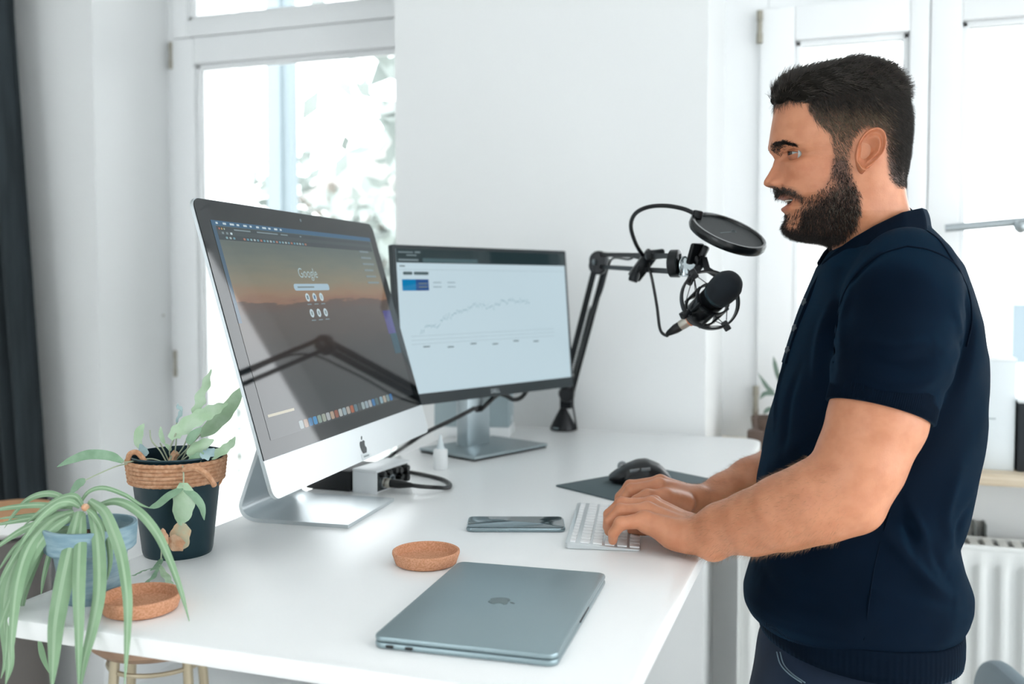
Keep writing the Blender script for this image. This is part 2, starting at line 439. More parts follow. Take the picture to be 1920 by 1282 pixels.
# ---- mouse pad and mouse
pA, pB, pD = onz(1040, 911.5, DZ), onz(1151, 939, DZ), onz(1258, 884, DZ)
e1 = (pB - pA)[:2]; e1 /= np.linalg.norm(e1); e2 = np.array([-e1[1], e1[0]])
padW, padH = .29, float((pD - pA)[:2] @ e2)
pcn = pA[:2] + e1 * padW / 2 + e2 * padH / 2
tag(ob('mouse_pad', slab(padW, padH, .0025, .006, .0006), mat('pad_slate', '49595D', .7, bump=(900, .2, .0003))), 'slate grey mouse pad lying under the black mouse', 'mouse pad')
bpy.data.objects['mouse_pad'].location = (pcn[0], pcn[1], DZ); bpy.data.objects['mouse_pad'].rotation_euler = (0, 0, math.atan2(e1[1], e1[0]))
mc = onz(1200, 903, DZ + .003)
ms = thing('computer_mouse', 'black sculpted mouse with scroll wheel on the grey pad', 'mouse', (mc[0], mc[1], DZ + .0027), math.radians(14))
def mouse_body():
    rg = []
    for t in np.linspace(0, 1, 22):
        x = -.063 + .126 * t
        top = float(np.interp(t, [0, .08, .25, .45, .6, .8, .93, 1], [.012, .021, .036, .047, .049, .039, .024, .010]))
        hw = float(np.interp(t, [0, .08, .3, .6, .85, 1], [.022, .029, .034, .038, .033, .016]))
        bot = 0.0 if .05 < t < .95 else .004
        ring = []
        for k in range(28):
            an = 2 * math.pi * k / 28; c, s = math.cos(an), math.sin(an)
            yy = hw * math.copysign(abs(c) ** .75, c); zz = (bot + top) / 2 + (top - bot) / 2 * math.copysign(abs(s) ** .8, s)
            yy -= .006 * (zz / .05) if yy > 0 else 0
            if yy < -.6 * hw and zz < .018: yy -= .010 * math.sin(math.pi * min(1, t / .8))
            ring.append((x, yy, zz))
        rg.append(ring)
    return stack(rg)
ob('shell', mouse_body(), mat('mouse_black', '15181B', .38), ms)
ob('scroll_wheel', xf(lathe([(.004, -.004), (.010, -.004), (.0105, 0), (.010, .004), (.004, .004)], 24), (-.036, 0, .032), (math.pi / 2, 0, 0)), M_steel, ms)
for s_ in (xf(box(-.010, .010, -.002, .002, -.003, .003, .001), (-.012, -.0335, .030), (0, -.2, 0)), xf(box(-.009, .009, -.002, .002, -.003, .003, .001), (.010, -.0355, .033), (0, -.1, 0))): ob('thumb_button', s_, mat('satin_grey', '8A9093', .3, .6), ms)

# ---- cork saucers
M_cork = mat('cork', 'D59D7E', .85, noise=(420, 'C08660', 3), bump=(500, .6, .0008))
def saucer_shape(): return lathe([(1e-5, .0), (.040, .0), (.0445, .0022), (.0495, .0165), (.0492, .0195), (.0475, .0205), (.0455, .0195), (.0415, .0085), (.038, .0065), (1e-5, .0062)], 56)
for px, lb in (((264, 1143), 'round cork saucer beside the blue-grey pot under spider plant leaves'), ((799, 1056), 'round cork saucer touching the corner of the closed laptop')):
    q = onz(*px, DZ); o = ob('cork_saucer', saucer_shape(), M_cork); o.location = (q[0], q[1], DZ); tag(o, lb, 'saucer', 'cork saucers on the desk')

# ---- all-in-one computer
IM_P = np.array([-.797, 1.529, 1.187]); IM_A = .0781; IM_T = .284; IW, IH = .67, .456
im = thing('all_in_one_computer', 'large silver all-in-one computer with a sunset wallpaper on its screen', 'computer', (IM_P[0], IM_P[1], DZ), IM_A)
# local frame of the panel: x = screen right (world +Y at yaw 0), y = up along the panel, z = out of the screen
def panel_m(P, tilt, base):
    n = Vector((math.cos(tilt), 0, math.sin(tilt))); upv = Vector((-math.sin(tilt), 0, math.cos(tilt))); rt = Vector((0, 1, 0))
    M = Matrix((rt, upv, n)).transposed().to_4x4(); M.translation = Vector(base); return M
PM = panel_m(IM_P, IM_T, (0, 0, IM_P[2] - DZ))
def pim(shape, z=0.): return xm(xf(shape, (0, 0, z)), PM)
CH = .058                                 # chin height
def rr(x0, x1, y0, y1, r, n=6): return [(x + (x0 + x1) / 2, y + (y0 + y1) / 2) for x, y in rrect(x1 - x0, y1 - y0, r, n)]
def plate(x0, x1, y0, y1, r, z0, z1): return prism(rr(x0, x1, y0, y1, r), z0, z1)
# aluminium back: thin edge swelling to the middle
bk = []
for s, z in ((1, 0), (1, -.005), (.985, -.007), (.9, -.013), (.7, -.026), (.45, -.038), (.2, -.043)):
    bk.append([(x * s, IH / 2 + (y - IH / 2) * s, z) for x, y in rr(-IW / 2, IW / 2, 0, IH, .016)])
ob('housing', pim(stack(bk)), M_aluL, im)
def half_round(x0, x1, y0, y1, r, top):   # rectangle with only the top (or bottom) pair of corners rounded
    o = []
    for x, y in rr(x0, x1, y0, y1, r):
        if top and y < (y0 + y1) / 2: y = y0; x = x0 if x < (x0 + x1) / 2 else x1
        if not top and y > (y0 + y1) / 2: y = y1; x = x0 if x < (x0 + x1) / 2 else x1
        if not o or (x, y) != o[-1]: o.append((x, y))
    if o[0] == o[-1]: o.pop()
    return o
ob('chin', pim(prism(half_round(-IW / 2, IW / 2, 0, CH, .016, False), -.001, .0012)), mat('chin_aluminium', 'DDE2E4', .36, .55), im)
M_glass = mat('bezel_glass', '0B1114', .04, spec=.45)
ob('front_glass', pim(prism(half_round(-IW / 2 + .001, IW / 2 - .001, CH + .0006, IH - .001, .016, True), -.001, .0015)), M_glass, im)
ob('camera_dot', pim(prism([(.003 * math.cos(k * .5236), IH - .0145 + .003 * math.sin(k * .5236)) for k in range(12)], .0015, .0018)), mat('lens_grey', '5D6B70', .1), im)
ob('logo', xm(xf(apple(.0275, .0006), (.001, .0245, .0012)), PM), mat('logo_black', '33393B', .2, .3), im)
tg = ob('paper_tag', xm(xf(box(-.019, .019, 0, .011, 0, .0006), (.002, .0005, .0014), (0, 0, -.02)), PM), mat('tag_paper', 'E3EAEC', .7), im)
ob('tag_print', xm(xf(box(-.011, .011, .0042, .0068, .0006, .0008), (.002, .0005, .0014), (0, 0, -.02)), PM), mat('print_grey', '9AA6AA', .8), tg)
# screen image: sky, horizon and dark land as a height-mapped wallpaper
def screen_mat(name, color, k=1.):
    return mat(name, '05070A', .04, spec=.45, emit=color, estr=k)
SX, SY0, SY1 = .302, .084, .423
def wall_mat():
    m = bpy.data.materials.new('sunset_wallpaper'); m.use_nodes = True; nt = m.node_tree; N = nt.nodes; L = nt.links
    b = N['Principled BSDF']; b.inputs['Base Color'].default_value = (.003, .004, .005, 1); b.inputs['Roughness'].default_value = .04; b.inputs['Specular IOR Level'].default_value = .45
    tc = N.new('ShaderNodeTexCoord'); sp = N.new('ShaderNodeSeparateXYZ'); L.new(tc.outputs['Generated'], sp.inputs[0])
    nz = N.new('ShaderNodeTexNoise'); nz.inputs['Scale'].default_value = 5; nz.inputs['Detail'].default_value = 6
    mp = N.new('ShaderNodeMapping'); mp.inputs['Scale'].default_value = (1, 1.2, 5); L.new(tc.outputs['Generated'], mp.inputs[0]); L.new(mp.outputs[0], nz.inputs['Vector'])
    ad = N.new('ShaderNodeMath'); ad.operation = 'MULTIPLY_ADD'; ad.inputs[1].default_value = .09; L.new(nz.outputs['Fac'], ad.inputs[0]); L.new(sp.outputs['Z'], ad.inputs[2])
    rp = N.new('ShaderNodeValToRGB'); L.new(ad.outputs[0], rp.inputs[0]); cr = rp.color_ramp
    stops = [(0, '33383A'), (.2, '3B3D3E'), (.38, '474443'), (.5, '5A4F49'), (.60, '64574F'), (.655, '6E5446'), (.665, 'A57659'), (.70, 'AE8A67'), (.76, '9C9276'), (.86, '7F8677'), (1.0, '586C6C')]
    while len(cr.elements) < len(stops): cr.elements.new(.5)
    for e, (p, c) in zip(cr.elements, stops): e.position = p; e.color = lin(c)
    L.new(rp.outputs[0], b.inputs['Emission Color']); b.inputs['Emission Strength'].default_value = .62
    return m
scr = ob('screen', pim(plate(-SX, SX, SY0, SY1, .001, .0013, .0019)), wall_mat(), im, smooth=0)
def ui(name, shape, m, z=.0019, parent=scr): return ob(name, pim(shape, z), m, parent, smooth=0)
bl = screen_mat('ui_blue', '1C5D84', .8); dk = screen_mat('ui_dark', '2A383D', .8); dk2 = screen_mat('ui_dark_tab', '38464A', .8); wh = screen_mat('ui_white', 'C9DCE2', .9); gy = screen_mat('ui_grey', '7F9296', .8)
ui('menu_bar', plate(-SX, SX, SY1 - .008, SY1, .0005, 0, .0001), bl)
for k in range(11): ui('menu_word', plate(-SX + .012 + k * .020, -SX + .012 + k * .020 + .006 + .008 * ((k * 7) % 5) / 5, SY1 - .0056, SY1 - .0024, .0004, .0001, .0002), wh)
WX0, WX1 = -.292, SX - .006
ui('window_edge', plate(-SX, WX0, SY1 - .16, SY1 - .008, .0005, 0, .0001), screen_mat('ui_edge_blue', '335E7C', .7))
ui('tab_bar', plate(WX0, WX1, SY1 - .030, SY1 - .009, .001, 0, .0001), dk)
ui('address_bar', plate(WX0, WX1, SY1 - .0225, SY1 - .0158, .001, .0001, .0002), dk2)
for k, c in enumerate(('C8694E', 'C9A15A', 'A9B79A')): ui('window_button', xf(prism([(.0017 * math.cos(j), .0017 * math.sin(j)) for j in np.arange(0, 6.2, .6)], 0, .0001), (WX0 + .008 + k * .007, SY1 - .0125, .0001)), screen_mat('ui_b%d' % k, c, .9))
for x0, w_ in ((.05, .05), (.12, .07), (.20, .025), (.27, .006)): ui('tab_title', plate(WX0 + x0, WX0 + x0 + w_, SY1 - .0138, SY1 - .0114, .0004, .0001, .0002), gy)
for k in range(3): ui('tool_icon', plate(WX0 + .012 + k * .012, WX0 + .018 + k * .012, SY1 - .0210, SY1 - .0174, .001, .0002, .0003), wh if k == 2 else gy)
for k in range(24):
    c = ('8FB8C0', 'B7C6C6', '6EA3B4', 'C07C62', '5EA1B8')[k % 5]
    ui('bookmark', plate(WX0 + .02 + k * .0105 + (.02 if k > 2 else 0), WX0 + .026 + k * .0105 + (.02 if k > 2 else 0), SY1 - .0282, SY1 - .0248, .001, .0001, .0002), screen_mat('ui_bm%d' % (k % 5), c, .75))
ui('search_word', xf(text('Google', .0250), (-.030, .3425, .0001)), screen_mat('ui_pale', 'A9C2C6', .9))
sbx = ui('search_box', plate(-.096, .041, .3118, .3238, .0055, 0, .0001), screen_mat('ui_box', 'A9C6D6', .9))
ui('search_hint', plate(-.083, -.020, .3165, .3192, .0005, .0001, .0002), gy)
for r_ in range(2):
    for k in range(3):
        cx_, cy_ = -.056 + k * .027, .2995 - r_ * .0285
        ui('shortcut', xf(prism([(.0076 * math.cos(j), .0076 * math.sin(j)) for j in np.arange(0, 6.28, .35)], 0, .0001), (cx_, cy_, 0)), wh)
        ui('shortcut_icon', plate(cx_ - .003, cx_ + .003, cy_ - .0035, cy_ + .0035, .0015, .0001, .0002), screen_mat('ui_ic%d' % (k if r_ == 0 else 3), ('5B7A86', '2D6B9C', 'A9C6CE', '8C9FA2')[k if r_ == 0 else 3], .8))
        ui('shortcut_name', plate(cx_ - .008, cx_ + .008, cy_ - .0135, cy_ - .0115, .0004, 0, .0001), gy)
for k in range(6): ui('side_line', plate(SX - .075, SX - .030 + .006 * (k % 3), SY1 - .030 - k * .013, SY1 - .034 - k * .013, .0004, .0002, .0003), gy)
ui('bottom_note', plate(-.2916, -.208, .1175, .1215, .0005, 0, .0001), screen_mat('ui_note', 'C7BFA0', .8))
ui('violet_window', plate(.262, SX, .2174, .2665, .0005, 0, .0001), screen_mat('ui_violet', '57509A', .7)); ui('teal_window', plate(.268, SX, .175, .2174, .0005, 0, .0001), screen_mat('ui_teal', '245D72', .6))
dcol = ['9FB0B4', 'B0907A', '2C7FB8', '2F92CF', '8FA79B', 'A7B0A0', 'B6BCBE', 'C0A68F', '9A5A45', 'B9C2C0', '9DB2BA', 'B8B0A6', 'B5633F', '5E7C88', '4A5558', 'A3B5B7', '9CB0BA', 'B0B7BA', '2A78B4', '4E6B70', '8FB2C0', 'B5AA98', '7C979A', '2672B0']
for k, c in enumerate(dcol):
    x = -.205 + k * .0163 + (.006 if k > 19 else 0)
    ui('dock_icon', plate(x, x + .0132, .0865, .0995, .003, 0, .0001), screen_mat('ui_dock%d' % k, c, .8))
# L-shaped foot: one bent aluminium sheet
def foot_shape():
    prof = smooth_path([(.012, .0035), (-.10, .0035), (-.165, .005), (-.187, .022), (-.180, .052), (-.155, .12), (-.120, .225)], 6)
    th = .0032; hw = .105; rgA = []
    P, fr = frames([(p[0], 0, p[1]) for p in prof], (0, 1, 0))
    for p, (t, s, u) in zip(P, fr):
        nrm = np.cross(t, (0, 1, 0)); nrm = nrm / np.linalg.norm(nrm)
        k = 1.0
        rgA.append([tuple(p + nrm * th * sgn + np.array([0, w_ * hw * k, 0])) for w_, sgn in ((-1, -1), (1, -1), (1, 1), (-1, 1))])
    return stack(rgA)
ob('stand_foot', foot_shape(), M_aluL, im, smooth=30)

# ---- second monitor
DL_P = np.array([-.797, 2.199, 1.2256]); DL_A = -.4133; DL_T = .0801; DW, DH = .60, .36
dm = thing('monitor', 'black-framed monitor on silver stand showing a line chart', 'monitor', (DL_P[0], DL_P[1], DZ), DL_A)
DM = panel_m(DL_P, DL_T, (0, 0, DL_P[2] - DZ))
def pdl(shape, z=0.): return xm(xf(shape, (0, 0, z)), DM)
M_dframe = mat('monitor_frame', '202A2E', .35)
ob('housing', pdl(stack([[(x * s, DH / 2 + (y - DH / 2) * s, z) for x, y in rr(-DW / 2, DW / 2, 0, DH, .004)] for s, z in ((.996, .004), (1, .002), (1, -.010), (.9, -.022), (.55, -.045), (.5, -.05))])), M_dframe, dm)
ds = ob('screen', pdl(plate(-DW / 2 + .009, DW / 2 - .009, .026, DH - .009, .0005, .0035, .0045)), mat('page_pale', '05070A', .3, spec=.4, emit='BBD0D9', estr=1.2), dm, smooth=0)
def du(name, shape, m): return ob(name, pdl(shape, .0045), m, ds, smooth=0)
x0, x1, yt = -DW / 2 + .009, DW / 2 - .009, DH - .009
du('browser_bar', plate(x0, x1, yt - .031, yt, .0005, 0, .0001), screen_mat('d_bar', '33494D', .6))
du('address_field', plate(x0 + .078, x0 + .255, yt - .029, yt - .020, .001, .0001, .0002), screen_mat('d_field', '57757B', .7))
for a_, b_, c_, d_ in ((.006, .05, .006, .009), (.055, .072, .005, .009), (.03, .06, .0125, .0155), (.006, .065, .0225, .027)): du('bar_text', plate(x0 + a_, x0 + b_, yt - d_, yt - c_, .0005, .0001, .0002), screen_mat('d_text', '8FA3A8', .7))
du('page_title', plate(x0 + .008, x0 + .024, yt - .040, yt - .037, .0005, 0, .0001), gy)
du('rule', plate(x0 + .004, x1 - .004, yt - .0465, yt - .046, .0002, 0, .0001), screen_mat('d_rule', '9DB3BC', .8))
for a_, b_ in ((.017, .045), (.049, .094)): du('filter_button', plate(x0 + a_, x0 + b_, yt - .058, yt - .051, .003, 0, .0001), screen_mat('d_pill', '5B7377', .7))
du('blue_card', plate(x0 + .013, x0 + .0535, yt - .0935, yt - .068, .0005, 0, .0001), screen_mat('d_blue', '0C86C0', .95))
du('violet_card', plate(x0 + .0535, x0 + .0925, yt - .0935, yt - .068, .0005, 0, .0001), screen_mat('d_violet', '345B97', .9))
for k in range(4): du('card_text', plate(x0 + .062 + (k % 2) * .002, x0 + .088, yt - .079 - (k // 2) * .008, yt - .076 - (k // 2) * .008, .0005, .0001, .0002), gy)
for k in range(4): du('stat_text', plate(x0 + .106 + (k % 2) * .045, x0 + .132 + (k % 2) * .045, yt - .0765 - (k // 2) * .010, yt - .074 - (k // 2) * .010, .0005, 0, .0001), screen_mat('d_faint', 'A6BCC5', .9))
rr_ = random.Random(5); n_ = 150; ys = []
for i in range(n_):
    t = i / (n_ - 1); ys.append(float(np.interp(t, [0, .08, .14, .2, .3, .5, .62, .75, 1], [.0, .022, .012, .04, .058, .085, .078, .098, .096])) + rr_.gauss(0, .0055))
cxs = [-.2335 + i / (n_ - 1) * .376 for i in range(n_)]
ys = [y * .66 for y in ys]
cyb = .165
du('chart_line', stack([[(x, cyb + y - .0011, 0), (x, cyb + y + .0011, 0), (x, cyb + y + .0011, .0001), (x, cyb + y - .0011, .0001)] for x, y in zip(cxs, ys)]), screen_mat('d_line', '98B8C2', 1.0))
for k in range(3): du('chart_axis', plate(x0 + .03, x1 - .06, cyb - .010 - k * .009, cyb - .0095 - k * .009, .0002, 0, .0001), screen_mat('d_rule', '9DB3BC', .8))
for k in range(6): du('axis_text', plate(x0 + .065 + k * .075, x0 + .085 + k * .075, cyb - .036 - (k % 2) * .004, cyb - .033 - (k % 2) * .004, .0003, 0, .0001), gy)
ob('maker_name', pdl(xf(text('DELL', .014), (0, .0125, .0041))), mat('name_silver', 'C3CDD0', .4), dm, smooth=0)
ob('post', join(xf(box(-.019, .019, -.04, .04, 0, .30, .004), (-.072, 0, .008)), box(-.055, -.02, -.03, .03, .16, .24, .004)), mat('stand_silver', 'AEBABF', .32, .75), dm)
ob('post_side', box(-.0925, -.0905, -.038, .038, .01, .29, .0005), M_white, dm)
ob('cable_hole', xf(slab(.016, .03, .002, .007, .0003), (-.0535, 0, .10), (0, math.pi / 2, 0)), M_dark, dm)
bs = ob('base_plate', xf(slab(.19, .26, .006, .004, .001, 4, .005), (-.035, 0, 0)), mat('base_silver', '9AA7AB', .32, .8), dm)
ob('base_pad', xf(slab(.186, .256, .005, .004, .001, 4), (-.035, 0, 0)), M_dark, dm)
ob('cable', tube(smooth_path([(-.060, 0, .098), (-.048, .004, .100), (-.040, .022, .116), (-.030, .045, .134), (-.028, .072, .128), (-.028, .10, .116), (-.028, .13, .120), (-.03, .16, .142)], 6), .0058, 8), M_blk, dm)

# ---- grey box standing behind the monitor stand
bq = onz(953, 827, DZ); ba = math.radians(12)
bq = bq + np.array([-.012, .045, 0])
bx_ = thing('storage_box', 'pale grey box with white base behind the monitor stand', 'box', (bq[0], bq[1], DZ), ba)
ob('base_tray', box(-.205, 0, 0, .11, 0, .028, .003), mat('tray_white', 'E2E6E7', .4), bx_)
ob('lid', box(-.203, -.002, .002, .108, .028, .17, .004), mat('lid_grey', '9FB0B5', .45), bx_)
ob('emblem', xf(join(box(-.012, .012, 0, .001, -.005, .005, .0004), box(-.006, .006, 0, .001, -.009, .009, .0004)), (.0, .055, .045), (0, 0, math.pi / 2)), mat('emblem_white', 'E9EEF0', .5), bx_)

# ---- little glue bottle, audio interface, black box
q = onz(826, 879, DZ)
bt = thing('dropper_bottle', 'tiny white bottle with pointed nozzle in front of monitor base', 'bottle', (q[0], q[1], DZ))
ob('body', lathe([(1e-5, 0), (.0145, 0), (.016, .002), (.016, .040), (.0145, .044), (.008, .046)], 28), mat('bottle_white', 'F1F4F5', .35), bt)
ob('nozzle', lathe([(.009, .044), (.0095, .047), (.0075, .049), (.006, .058), (.0025, .075), (1e-5, .076)], 20), mat('nozzle_white', 'DDE7EB', .4), bt)
c1, c2, c3 = onz(664, 923, DZ), onz(704, 926.5, DZ), onz(766, 904, DZ)
ai = thing('audio_interface', 'white audio interface with sockets and plugged cable beside the big computer', 'audio interface', (c2[0], c2[1], DZ), math.atan2(*(c3 - c2)[[1, 0]]) - math.pi / 2)
AL, AD, AH = .125, .052, .047
ob('shell', join(box(-AD + .001, -.004, .002, AL - .002, 0, AH - .005), box(-AD, .004, -.002, AL, AH - .006, AH, .002), box(-AD, .0035, -.0015, .002, 0, AH - .006, .001)), mat('device_white', 'E9EDEF', .35), ai)
ob('socket_panel', box(-.005, -.001, .003, AL - .002, .003, AH - .007, .0005), mat('panel_dark', '2C3437', .4), ai)
for y, z, r_ in ((.028, .018, .011), (.056, .018, .011)):
    ob('socket', xf(lathe([(r_ * .75, 0), (r_, 0), (r_, .005), (r_ * .8, .005), (r_ * .75, 0)], 24), (-.001, y, z), (0, math.pi / 2, 0)), M_steel, ai)
for k in range(5): ob('knob', xf(lathe([(1e-5, .012), (.005, .012), (.006, .010), (.0062, 0)], 16), (-.001, .020 + k * .022, .036 - .016 * (k > 2)), (0, math.pi / 2, 0)), M_blk, ai)
for k in range(4): ob('knob', xf(lathe([(1e-5, .014), (.006, .014), (.007, .011), (.0075, 0)], 16), (-.001, .078 + (k % 2) * .026, .014 + (k // 2) * .02), (0, math.pi / 2, 0)), M_blk, ai)
ob('plug', join(xf(lathe([(.008, 0), (.0095, .002), (.0095, .016), (.0085, .018)], 20), (0, .028, .018), (0, math.pi / 2, 0))), mat('plug_silver', 'C4BFB4', .3, .8), ai)
ob('plug_boot', xf(lathe([(.0085, 0), (.0085, .02), (.005, .045), (.004, .05)], 20), (.017, .028, .018), (0, math.pi / 2, 0)), M_blk, ai)
ob('cable', tube(smooth_path([(.06, .028, .018), (.085, .034, .016), (.105, .055, .012), (.11, .085, .006), (.10, .12, .0045), (.06, .16, .0045), (-.01, .19, .0045), (-.09, .21, .0045)], 8), .0042, 8), M_blk, ai)
bb = c1 + np.array([-.058, .055, 0])
tag(ob('external_drive', join(box(-.05, .05, -.055, .055, .001, .041, .003), box(-.045, .045, -.05, .05, 0, .002)), mat('drive_black', '0B0F13', .5)), 'black drive box under the big computer, left of audio interface', 'drive').location = (bb[0], bb[1], DZ)
def cable(name, label, px, r_, m=M_blk, n=8):
    return tag(ob(name, tube(smooth_path([np.array(p) for p in px], n), r_, 8), m), label, 'cable')
w_ = lambda x, y, z=DZ + .0045: tuple(onz(x, y, z))
cable('power_cable', 'black cable rising behind the big computer towards the monitor', [w_(716, 866), w_(742, 848), cp(770, 829, 2.16), cp(800, 810, 2.2), cp(850, 786, 2.24), cp(890, 765, 2.27)], .005)
# ================================================================== MICROPHONE ON ITS BOOM ARM
M_arm = mat('arm_black', '0F1216', .38, .3)
M_arm2 = mat('arm_satin', '15191D', .3, .4)
b0 = onz(1056, 806, DZ)
ba_ = thing('boom_arm', 'black spring boom arm standing at the wall beside the monitor', 'microphone arm', (b0[0], b0[1], DZ))
L0 = lambda p: tuple(np.array(p) - np.array([b0[0], b0[1], DZ]))
dB = float((b0 - CAM) @ FH)
ob('base_cone', lathe([(1e-5, 0), (.033, 0), (.036, .003), (.036, .009), (.030, .022), (.018, .045), (.011, .058), (.009, .064), (1e-5, .065)], 32), M_arm, ba_)
ob('base_badge', xf(box(-.009, .009, 0, .001, -.002, .002), (-.012, -.0345, .009), (0, 0, -.35)), mat('badge_grey', '8FA0A5', .4), ba_)
pv = cp(1062, 742, dB - .01); el = cp(1128, 489, 2.38); en = cp(1272, 494, 1.80)
ob('swivel', join(rod(L0(cp(1056, 772, dB)), L0(cp(1058, 748, dB)), .008), xm(box(-.012, .012, -.017, .017, -.026, .026, .005), align((0, 0, 1), L0(cp(1062, 748, dB - .01)))), xm(lathe([(1e-5, -.022), (.020, -.022), (.022, -.018), (.022, .018), (.020, .022), (1e-5, .022)], 24), align(FH, L0(cp(1062, 738, dB - .01))))), M_arm2, ba_)
sd = np.cross(el - pv, FH); sd /= np.linalg.norm(sd)
for s in (-1, 1):
    ob('lower_bar', bar(L0(pv + sd * .012 * s), L0(el + sd * .012 * s), .014, .012, tuple(FH)), M_arm, ba_)
ob('spring', tube([np.array(L0(pv + (el - pv) * (.18 + .5 * t))) + .005 * np.array([math.cos(t * 190), 0, math.sin(t * 190)]) + FH * .012 for t in np.linspace(0, 1, 300)], .0012, 5), M_arm2, ba_)
def knuckle(c, ax, r_, t):
    return xm(lathe([(1e-5, -t), (r_ * .8, -t), (r_, -t * .75), (r_, t * .75), (r_ * .8, t), (1e-5, t)], 28), align(ax, L0(c)))
elb = ob('elbow_joint', join(knuckle(cp(1124, 488, 2.37), FH + RT * .3, .023, .017), knuckle(cp(1122, 498, 2.37), FH + RT * .3, .022, .015), bar(L0(cp(1122, 478, 2.37)), L0(cp(1122, 510, 2.37)), .026, .03)), M_arm2, ba_)
ob('joint_cap', knuckle(cp(1114, 491, 2.345), RT * .9 - FH * .4, .007, .003), mat('cap_grey', '7C878B', .3, .6), ba_)
for dz in (0, 1):
    y0, y1 = ((477, 480) if dz == 0 else (500, 509))
    ob('upper_bar', bar(L0(cp(1128, y0, 2.36)), L0(cp(1268, y1, 1.80)), .012, .010), M_arm, ba_)
ob('end_joint', join(knuckle(cp(1266, 494, 1.80), RT * .9 - FH * .5, .026, .010), bar(L0(cp(1266, 476, 1.80)), L0(cp(1266, 512, 1.80)), .018, .02)), M_arm2, ba_)
ob('joint_cap', knuckle(cp(1263, 495, 1.785), RT * .5 - FH, .007, .003), mat('cap_grey', '7C878B', .3, .6), ba_)
M_chr = mat('chrome', 'B9C2C6', .18, 1.)
ob('thread_adapter', join(xm(lathe([(.008, -.018), (.013, -.016), (.013, .012), (.010, .016)], 20), align((0, 0, 1), L0(cp(1285, 500, 1.78)))), bar(L0(cp(1284, 490, 1.775)), L0(cp(1304, 506, 1.77)), .016, .014), xm(torus(.015, .002, 24, 8), align(RT - FH, L0(cp(1284, 497, 1.775))))), M_chr, ba_)
ob('wing_screw', join(xm(box(-.016, .016, -.005, .005, -.02, .02, .004), align((.3, -.2, 1), L0(cp(1304, 476, 1.765)))), xm(box(-.009, .009, -.006, .006, -.012, .012, .004), align((.5, 0, 1), L0(cp(1320, 472, 1.765)))), rod(L0(cp(1304, 480, 1.765)), L0(cp(1312, 500, 1.765)), .006)), M_arm, ba_)
ob('cable', tube(smooth_path([L0(cp(*p)) for p in ((1190, 480, 2.06), (1178, 486, 2.10), (1150, 484, 2.24), (1140, 502, 2.33), (1128, 545, 2.39), (1110, 590, 2.43), (1092, 650, 2.49), (1076, 710, dB - .06), (1074, 760, dB - .03))], 6) + smooth_path([L0(p) for p in (cp(1074, 760, dB - .03), cp(1079, 790, dB), onz(1081, 805, DZ + .004))], 5)[1:], .0028, 8), M_blk, ba_)

# ---- pop filter with gooseneck, clamped on the upper bars
pf = thing('pop_filter', 'round black pop filter on a gooseneck clamped to the boom arm', 'pop filter', tuple(cp(1206, 510, 2.0)))
pl_ = lambda p: tuple(np.array(p) - np.array(pf.location))
ob('gooseneck', tube(smooth_path([pl_(cp(*p)) for p in ((1207, 482, 1.995), (1192, 456, 1.96), (1183, 425, 1.92), (1190, 402, 1.88), (1212, 389, 1.84), (1245, 385.5, 1.82), (1280, 391, 1.80), (1306, 402, 1.79))], 8), .0042, 10), M_arm, pf)
ob('clamp', join(xm(box(-.010, .010, -.014, .014, -.034, .034, .004), align(tuple(CU * .8 + RT * .6), pl_(cp(1206, 497, 1.995)))), rod(pl_(cp(1200, 500, 1.985)), pl_(cp(1190, 518, 1.975)), .004), xm(lathe([(1e-5, -.010), (.009, -.010), (.0105, -.006), (.0105, .006), (.009, .010), (1e-5, .010)], 12), align(tuple(CU * .9 + RT * .3), pl_(cp(1189, 519, 1.975)))), xm(box(-.008, .008, -.010, .010, -.02, .02, .005), align(tuple(RT + CU * .1), pl_(cp(1228, 477, 1.945))))), M_arm2, pf)
fc = cp(1364, 438, 1.77)
RP = .0705
# disc normal: mostly up, leaning to the camera and right
fn_ = np.array(CU * .82 - FH * .43 + RT * .27); fn_ /= np.linalg.norm(fn_)
Mf = align(tuple(fn_), pl_(fc))
ob('rim', xm(lathe([(RP - .004, -.0085), (RP, -.0085), (RP + .0025, -.004), (RP + .0025, .004), (RP, .0085), (RP - .004, .0085), (RP - .006, .006), (RP - .006, -.006), (RP - .004, -.0085)], 72), Mf), mat('rim_black', '14181A', .25), pf)
ob('mesh', join(xm(lathe([(1e-5, .0035), (RP - .004, .0035)], 48), Mf), xm(lathe([(1e-5, -.0035), (RP - .004, -.0035)], 48), Mf)), mat('mesh_fabric', '151B1E', .6, bump=(900, .5, .0006, 'voronoi')), pf)
mk = mat('mark_grey', '4A575C', .5)
ob('printed_mark', xm(join(xf(torus(.0042, .0008, 20, 5), (.018, .004, .0036)), xf(box(-.022, .012, -.0012, .0012, 0, .0003), (-.004, -.002, .0036), (0, 0, .16))), Mf), mk, pf)
ob('neck_socket', xm(box(-.011, .011, -.008, .008, -.009, .009, .003), align(tuple(RT - CU * .2), pl_(cp(1307, 403, 1.79)))), M_arm, pf)

